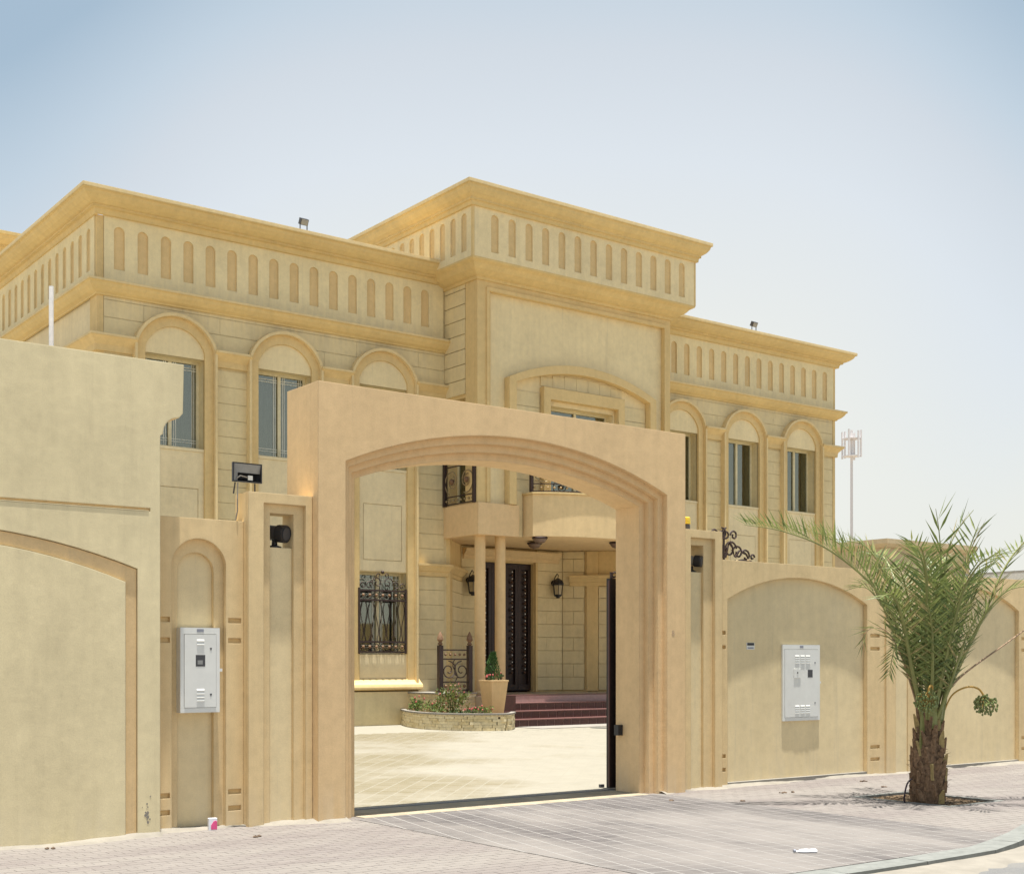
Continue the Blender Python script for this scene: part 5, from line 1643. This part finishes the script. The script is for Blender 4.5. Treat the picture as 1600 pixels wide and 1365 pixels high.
# fibres sticking out of the trunk
m = MB()
for k in range(150):
    h = random.uniform(0.0, 0.95); a = random.uniform(0, 6.28); rr = rad(h)
    p = Vector((PC.x + rr * math.cos(a), PC.y + rr * math.sin(a), h))
    leaf_quad(m, p, Vector((math.cos(a), math.sin(a), random.uniform(-0.3, 1.2))), rv(), random.uniform(0.03, 0.08), 0.006)
m.build('trunk_fibres', 'boot', palm, recalc=False, kind='stuff')

single_leaf = [0]
rest = MB()
leaf_mesh_cache = []
def leaflet_geo(m, p, d, nrm, l, w):
    d = d.normalized(); s = d.cross(nrm).normalized(); nn = s.cross(d)
    m.add([p, p + d * l * 0.35 + s * w / 2 + nn * w * 0.25, p + d * l * 0.35 - nn * 0.0, p + d * l * 0.35 - s * w / 2 + nn * w * 0.25, p + d * l],
          [(0, 2, 1), (0, 3, 2), (1, 2, 4), (2, 3, 4)])
def frond(ctrl, n=42, l0=0.34, lift=0.35, start=0.28, single=False, mat='petiole', r0=0.028, droop=0.12, gap=0.0, wid=0.024, spread=0.9):
    pts = [PP(*c_) for c_ in ctrl]
    path = [Vector(q) for q in smooth_path([tuple(p) for p in pts], 8)]
    m = MB().tube(path, r0, 6, 0.004, 0.7)
    fr_ = m.build('frond', mat, palm, smooth=True)
    L_ = [0]
    for a, b in zip(path, path[1:]): L_.append(L_[-1] + (b - a).length)
    def at(t):
        d = t * L_[-1]
        for i in range(len(path) - 1):
            if d <= L_[i + 1] + 1e-9:
                f = (d - L_[i]) / max(1e-9, L_[i + 1] - L_[i])
                return path[i].lerp(path[i + 1], f), (path[i + 1] - path[i]).normalized()
        return path[-1], (path[-1] - path[-2]).normalized()
    side0 = None
    for k in range(n):
        t = start + (1 - start) * (k + random.uniform(-0.2, 0.2)) / n
        t = min(0.998, t)
        p, tg = at(t)
        sd = tg.cross(Vector((0, 0, 1)))
        if sd.length < 0.15: sd = (side0 or Lv)
        sd = sd.normalized(); side0 = sd
        up = sd.cross(tg).normalized()
        u = (t - start) / (1 - start)
        ll = l0 * (0.55 + 0.75 * math.sin(math.pi * (0.18 + 0.72 * u))) * random.uniform(0.82, 1.1)
        for s in (-1, 1):
            if random.random() < gap: continue
            fwd = 0.50 + 0.45 * u + random.uniform(-0.2, 0.2)
            d = tg * fwd + sd * s * spread + up * (lift + random.uniform(-0.22, 0.22)) - Vector((0, 0, droop * random.random()))
            if single and single_leaf[0] < 300:
                mm = MB(); leaflet_geo(mm, p, d, up, ll, wid)
                mm.build('leaflet', 'palm_leaf', fr_, recalc=False)
                single_leaf[0] += 1
            else:
                leaflet_geo(rest, p, d, up, ll, wid)
# outline fronds, (lateral, depth, height)
frond([(-0.08, -0.05, 0.95), (-0.30, -0.12, 1.75), (-0.62, -0.2, 2.38), (-1.2, -0.3, 2.86), (-1.75, -0.4, 3.07), (-2.2, -0.45, 3.14)], 56, 0.36, 0.55, 0.40, True, r0=0.03, spread=0.8)
frond([(-0.06, 0.05, 0.95), (-0.28, 0.1, 1.7), (-0.55, 0.2, 2.45), (-0.80, 0.3, 2.88), (-1.12, 0.35, 3.10), (-1.30, 0.4, 3.14)], 36, 0.34, 0.45, 0.42, True)
frond([(0.08, 0.0, 0.95), (0.38, 0.0, 1.6), (0.62, 0.0, 2.1), (0.85, 0.05, 2.6), (1.1, 0.1, 2.95), (1.55, 0.15, 3.25), (1.9, 0.2, 3.35)], 44, 0.27, 0.3, 0.30, True, wid=0.022)
frond([(-0.03, 0.1, 0.95), (-0.20, 0.2, 1.9), (-0.38, 0.35, 2.6), (-0.58, 0.5, 2.98), (-0.78, 0.6, 3.05)], 34, 0.30, 0.25, 0.35, True)
frond([(0.03, 0.05, 1.0), (0.12, 0.05, 1.9), (0.16, 0.05, 2.7), (0.14, 0.05, 3.1), (0.10, 0.05, 3.38)], 5, 0.36, 0.5, 0.70, False, r0=0.022, spread=0.35, wid=0.03)
frond([(0.05, 0.0, 1.0), (0.16, 0.0, 2.0), (0.20, 0.0, 2.75), (0.32, 0.0, 3.10), (0.52, 0.0, 3.36)], 5, 0.36, 0.25, 0.55, False, r0=0.02, spread=0.5, wid=0.03)
frond([(0.05, 0.1, 0.95), (0.30, 0.2, 1.8), (0.48, 0.3, 2.45), (0.60, 0.35, 2.95), (0.72, 0.4, 3.2)], 18, 0.42, 0.3, 0.45, False, spread=0.8, wid=0.026)
frond([(-0.05, -0.1, 0.95), (-0.12, -0.3, 1.8), (-0.18, -0.5, 2.5), (-0.30, -0.75, 2.8), (-0.42, -1.0, 2.85)], 34, 0.32, 0.2, 0.28)
frond([(0.02, -0.1, 0.95), (0.10, -0.35, 1.7), (0.18, -0.6, 2.35), (0.28, -0.9, 2.68), (0.4, -1.2, 2.75)], 34, 0.32, 0.2, 0.26)
frond([(0.06, 0.1, 0.95), (0.2, 0.4, 1.8), (0.3, 0.7, 2.5), (0.4, 1.0, 2.8), (0.5, 1.3, 2.85)], 34, 0.32, 0.25, 0.30)
frond([(-0.04, 0.1, 0.95), (-0.1, 0.4, 1.8), (-0.15, 0.7, 2.5), (-0.2, 1.1, 2.9), (-0.3, 1.4, 2.95)], 34, 0.32, 0.25, 0.30)
frond([(0.08, -0.05, 0.95), (0.30, -0.2, 1.6), (0.5, -0.35, 2.1), (0.72, -0.5, 2.4), (1.0, -0.6, 2.45)], 30, 0.30, 0.2, 0.25)
frond([(-0.08, -0.05, 0.95), (-0.28, -0.25, 1.6), (-0.42, -0.4, 2.1), (-0.58, -0.55, 2.35), (-0.78, -0.7, 2.3)], 28, 0.28, 0.2, 0.25)
frond([(0.0, 0.0, 1.0), (0.0, -0.05, 1.9), (-0.05, -0.1, 2.5), (-0.15, -0.15, 2.85), (-0.28, -0.2, 3.0)], 32, 0.30, 0.2, 0.25)
frond([(0.02, 0.0, 1.0), (0.06, 0.05, 1.8), (0.1, 0.1, 2.4), (0.2, 0.2, 2.7), (0.32, 0.3, 2.8)], 34, 0.32, 0.2, 0.20)
frond([(-0.05, -0.05, 0.95), (-0.22, -0.15, 1.5), (-0.36, -0.25, 1.85), (-0.48, -0.3, 1.75), (-0.55, -0.33, 1.45)], 26, 0.20, 0.1, 0.35, r0=0.018, wid=0.018)
frond([(0.06, -0.1, 0.95), (0.2, -0.25, 1.45), (0.3, -0.4, 1.9), (0.42, -0.5, 2.2)], 24, 0.26, 0.2, 0.25)
frond([(-0.02, -0.12, 0.95), (-0.05, -0.3, 1.5), (-0.1, -0.45, 1.95), (-0.2, -0.6, 2.25)], 26, 0.26, 0.2, 0.22)
frond([(0.10, 0.05, 0.90), (0.30, 0.05, 1.35), (0.9, 0.1, 1.80), (1.6, 0.15, 2.25), (2.2, 0.2, 2.35)], 16, 0.30, 0.2, 0.62, mat='petiole_tan', r0=0.022)
frond([(0.04, 0.02, 0.98), (0.14, 0.1, 1.7), (0.22, 0.2, 2.3), (0.1, 0.3, 2.75), (-0.1, 0.4, 2.9)], 30, 0.30, 0.2, 0.25)
frond([(0.05, -0.02, 0.95), (0.24, -0.05, 1.6), (0.38, -0.1, 2.1), (0.55, -0.1, 2.55), (0.78, -0.1, 2.8)], 32, 0.28, 0.2, 0.28)
frond([(-0.06, 0.0, 0.95), (-0.2, 0.0, 1.6), (-0.3, 0.02, 2.1), (-0.44, 0.05, 2.5), (-0.62, 0.1, 2.7)], 30, 0.28, 0.2, 0.28)
rr_ = random.Random(11)
for k in range(8):
    a = k * 2.399 + 0.4
    el = rr_.uniform(0.5, 1.1)
    dl, dq = math.cos(a) * el, math.sin(a) * el
    top = rr_.uniform(2.15, 2.75)
    frond([(0.06 * math.cos(a), 0.06 * math.sin(a), 0.95), (dl * 0.28, dq * 0.28, 1.5), (dl * 0.55, dq * 0.55, (top + 1.5) / 2 + 0.12), (dl * 0.85, dq * 0.85, top), (dl * 1.1, dq * 1.1, top + 0.02)], 34, rr_.uniform(0.24, 0.32), 0.22, 0.22, r0=0.022)
# dead straw-coloured frond hanging on the left
frond([(-0.09, 0.0, 0.95), (-0.30, -0.05, 1.6), (-0.5, -0.1, 1.95), (-0.72, -0.12, 1.98), (-0.8, -0.12, 1.75)], 12, 0.26, 0.0, 0.5, mat='petiole_tan', r0=0.014)
rest.build('leaflets', 'palm_leaf', palm, recalc=False, kind='stuff')
# thick petiole stubs
for (a, b, c_) in (((-0.10, -0.08, 0.62), (-0.10, -0.10, 1.1), (-0.17, -0.12, 1.75)), ((0.02, -0.12, 0.85), (0.03, -0.15, 1.3), (0.06, -0.2, 1.8)), ((0.10, -0.06, 0.85), (0.17, -0.08, 1.3), (0.30, -0.1, 1.75)), ((0.14, 0.0, 0.85), (0.22, 0.0, 1.3), (0.38, 0.0, 1.7))):
    MB().tube(smooth_path([tuple(PP(*a)), tuple(PP(*b)), tuple(PP(*c_))], 5), 0.05, 7, 0.024, 0.5).build('petiole', 'petiole', palm, smooth=True)
def dates(l, q, z, pts, nb):
    m = MB().tube(smooth_path([tuple(PP(*p)) for p in pts], 6), 0.008, 6, 0.013)
    st_ = m.build('date_stalk', 'stalk', palm, smooth=True)
    m = MB(); sm = MB()
    c_ = PP(l, q, z); top_ = PP(*pts[-1])
    for k in range(nb):
        v = rv(); v = v.normalized() * (0.45 + 0.65 * random.random() ** 0.6)
        p = c_ + Vector((v.x * 0.125, v.y * 0.125, v.z * 0.11 - 0.02 * random.random()))
        m.ball(p, 0.0125, 6, 4, 1.3)
        if k % 4 == 0: sm.tube([top_, top_.lerp(p, 0.5) + Vector((0, 0, 0.01)), p], 0.0025, 3)
    m.build('dates', 'date', palm, smooth=True, kind='stuff'); sm.build('date_strands', 'stalk', palm, kind='stuff')
dates(0.64, -0.05, 1.12, [(0.16, 0, 0.98), (0.26, -0.02, 1.22), (0.42, -0.05, 1.32), (0.56, -0.05, 1.30), (0.63, -0.05, 1.20)], 190)
dates(-0.13, -0.34, 1.17, [(-0.02, -0.12, 1.0), (-0.03, -0.24, 1.30), (-0.08, -0.31, 1.34), (-0.11, -0.34, 1.26)], 170)

# soil in the pit, edging, hose
o = MB().box(PIT[0] + 0.001, PIT[1] - 0.001, PIT[2] + 0.001, PIT[3] - 0.001, -0.12, -0.022).build('pit_soil', 'soil'); o['kind'] = 'structure'
m = MB()
for k in range(260):
    x, y = random.uniform(PIT[0] + .03, PIT[1] - .03), random.uniform(PIT[2] + .03, PIT[3] - .03)
    m.ball((x, y, -0.020), random.uniform(0.008, 0.022), 5, 3, 0.6)
o = m.build('soil_clods', 'soil'); tag(o, 'loose clods and dead leaf scraps lying in the palm pit', 'soil'); o['kind'] = 'stuff'
pit = MB()
a, b, c_, d_ = PIT
pit.plate([[(a - 0.05, c_ - 0.05), (b + 0.05, c_ - 0.05), (b + 0.05, d_ + 0.05), (a - 0.05, d_ + 0.05)], [(a + .012, c_ + .012), (b - .012, c_ + .012), (b - .012, d_ - .012), (a + .012, d_ - .012)]], -0.03, 0.006, 'z')
o = pit.build('pit_edging', 'kerb'); o['kind'] = 'structure'
m = MB().tube(smooth_path([tuple(PP(-0.21, -0.06, 0.27)), tuple(PP(-0.27, -0.09, 0.22)), tuple(PP(-0.31, -0.12, 0.10)), tuple(PP(-0.30, -0.10, 0.0)), tuple(PP(-0.20, -0.12, -0.05))], 6), 0.010, 6)
t = m.build('irrigation_hose', 'hose', origin=tuple(PP(-0.2, -0.1, -0.05)), smooth=True)
tag(t, 'short dark hose curving out of the ground beside the palm trunk', 'hose')

# ------------------------------------------------------------------ small things on the pavement
t = thing('juice_carton', 'small pink and white carton lying against the foot of the nested niche', 'carton', (5.24, 11.70, 0.0))
m = MB().box(5.20, 5.28, 11.67, 11.73, 0.0, 0.115); m.rot(0, (5.24, 11.7, 0), 'Z', R(-14)); m.build('carton_body', 'carton', t)
pts_ = [(5.222, 0.01), (5.279, 0.01), (5.279, 0.086), (5.262, 0.094), (5.245, 0.086), (5.222, 0.05)]
m = MB().plate([pts_], 11.666, 11.6695); m.rot(0, (5.24, 11.7, 0), 'Z', R(-14)); m.build('printed_panel', 'pink', t)
t = thing('crushed_bottle', 'crushed pale plastic bottle lying on the grey driveway pavers', 'litter', (8.5, 7.31, 0.01))
prof = [(0.012, 0.0), (0.014, 0.02), (0.028, 0.05), (0.034, 0.09), (0.028, 0.12), (0.033, 0.16), (0.028, 0.18)]
m = MB().lathe(prof, (8.5, 7.31, 0.026), 12, 'x')
m.v = [(x, y, 0.008 + (z - 0.008) * 0.62) for x, y, z in m.v]
m.rot(0, (8.5, 7.31, 0.02), 'Z', R(-28)); m.build('bottle_body', 'carton', t, smooth=True)
m = MB().lathe([(0.014, -0.02), (0.014, 0.0)], (8.5, 7.31, 0.024), 10, 'x'); m.rot(0, (8.5, 7.31, 0.02), 'Z', R(-28)); m.build('bottle_cap', 'label_grey', t)
spots = [((12.3, 10.78), 'brown leaf scrap on the pavement in front of the arched panel'), ((12.42, 10.74), 'smaller brown scrap just right of another before the arched panel'),
         ((14.35, 11.15), 'pale-edged scrap at the foot of the wall left of the palm'), ((11.2, 10.4), 'single dark pebble on the pavement right of the gateway'),
         ((17.0, 10.4), 'brown leaf clump on the pavement right of the palm'), ((10.55, 10.95), 'tiny dark pebble before the right gate jamb'), ((13.9, 10.5), 'dry leaf crumb on the pavement between cabinet and palm'),
         ((3.6, 11.35), 'small dark stone under the tall wall at the far left'), ((5.35, 10.95), 'thin brown twig scrap before the left gate pillar')]
for i, ((x, y), lab) in enumerate(spots):
    m = MB()
    for k in range(4 if i % 2 == 0 else 2):
        s0 = len(m.v)
        cx, cy = x + random.uniform(-.05, .05), y + random.uniform(-.03, .03)
        r_ = random.uniform(0.012, 0.028)
        m.ball((cx, cy, 0.008), r_, 6, 3, 0.45)
        for q in range(s0, len(m.v)):
            m.v[q] = (m.v[q][0] + random.uniform(-.006, .006), m.v[q][1] + random.uniform(-.006, .006), max(0.003, m.v[q][2] + random.uniform(-.002, .006)))
    tag(m.build('debris', 'litter', origin=(x, y, 0.003)), lab, 'debris', 'scraps on the pavement')

# ------------------------------------------------------------------ far background
t = thing('antenna_mast', 'pale telecom mast with a ring of antennas far beyond the villa', 'mast', (121.5, 96.2, 0))
mx, my = 121.5, 96.2
MB().tube([(mx, my, 0), (mx, my, 28.3)], 0.19, 8, 0.15).build('pole', 'mast', t, smooth=True)
for z_ in (25.3, 27.3):
    m = MB(); m.lathe([(0.82, -0.04), (0.95, -0.04), (0.95, 0.04), (0.82, 0.04)], (mx, my, z_), 12); 
    for k in range(3):
        a = k * 2.094 + 0.4
        m.tube([(mx, my, z_), (mx + 1.1 * math.cos(a), my + 1.1 * math.sin(a), z_)], 0.06, 4)
    m.build('platform', 'mast', t)
for k in range(6):
    a = k * math.pi / 3 + 0.3
    x, y = mx + 0.95 * math.cos(a), my + 1.15 * math.sin(a)
    MB().box(x - 0.08, x + 0.08, y - 0.08, y + 0.08, 25.0 + (k % 2) * 0.2, 28.1 + (k % 2) * 0.2).build('antenna_panel', 'mast', t)
m = MB()
for k in range(3):
    a = k * 2.094 + 0.9
    m.tube([(mx, my, 16.3), (mx + 2.6 * math.cos(a), my + 2.6 * math.sin(a), 8)], 0.06, 4)
    m.tube([(mx + 2.6 * math.cos(a), my + 2.6 * math.sin(a), 8), (mx + 3.2 * math.cos(a), my + 3.2 * math.sin(a), 0)], 0.08, 4)
m.build('brace', 'mast', t)
t = thing('far_house', 'plain tan flat-roofed house block behind the palm crown', 'house', (52, 36, 0))
MB().box(46.5, 52.6, 35.0, 44, 0, 6.6).build('wall', 'far_tan', t)
MB().sweep([(0, 6.9), (0.25, 6.9), (0.25, 6.7), (0.1, 6.55), (0, 6.55)], [(46.5, 44), (46.5, 35.0), (52.6, 35.0), (52.6, 44)]).build('cornice', 'far_tan', t)
m = MB().box(46.7, 52.4, 35.2, 44, 6.5, 6.7).build('roof', 'concrete', t)
t = thing('far_house', 'pale house corner at the right edge beyond the boundary wall', 'house', (44, 24, 0))
MB().box(40.6, 52, 23.2, 32, 0, 4.65).build('wall', 'far_white', t)
MB().box(41.4, 52, 22.9, 23.19, 0, 4.95).build('porch_wall', 'far_tan', t)
MB().box(40.7, 51.9, 23.3, 31.9, 4.65, 4.75).build('roof', 'concrete', t)
t = MB().tube([(24.36, 14.7, 0), (24.36, 14.7, 4.95)], 0.035, 8).build('street_pole', 'pink', origin=(24.36, 14.7, 0))
t.data.materials.clear(); t.data.materials.append(M['mast'])
tag(t, 'thin pinkish pole at the right edge of the picture behind the wall', 'pole')

WB.done()
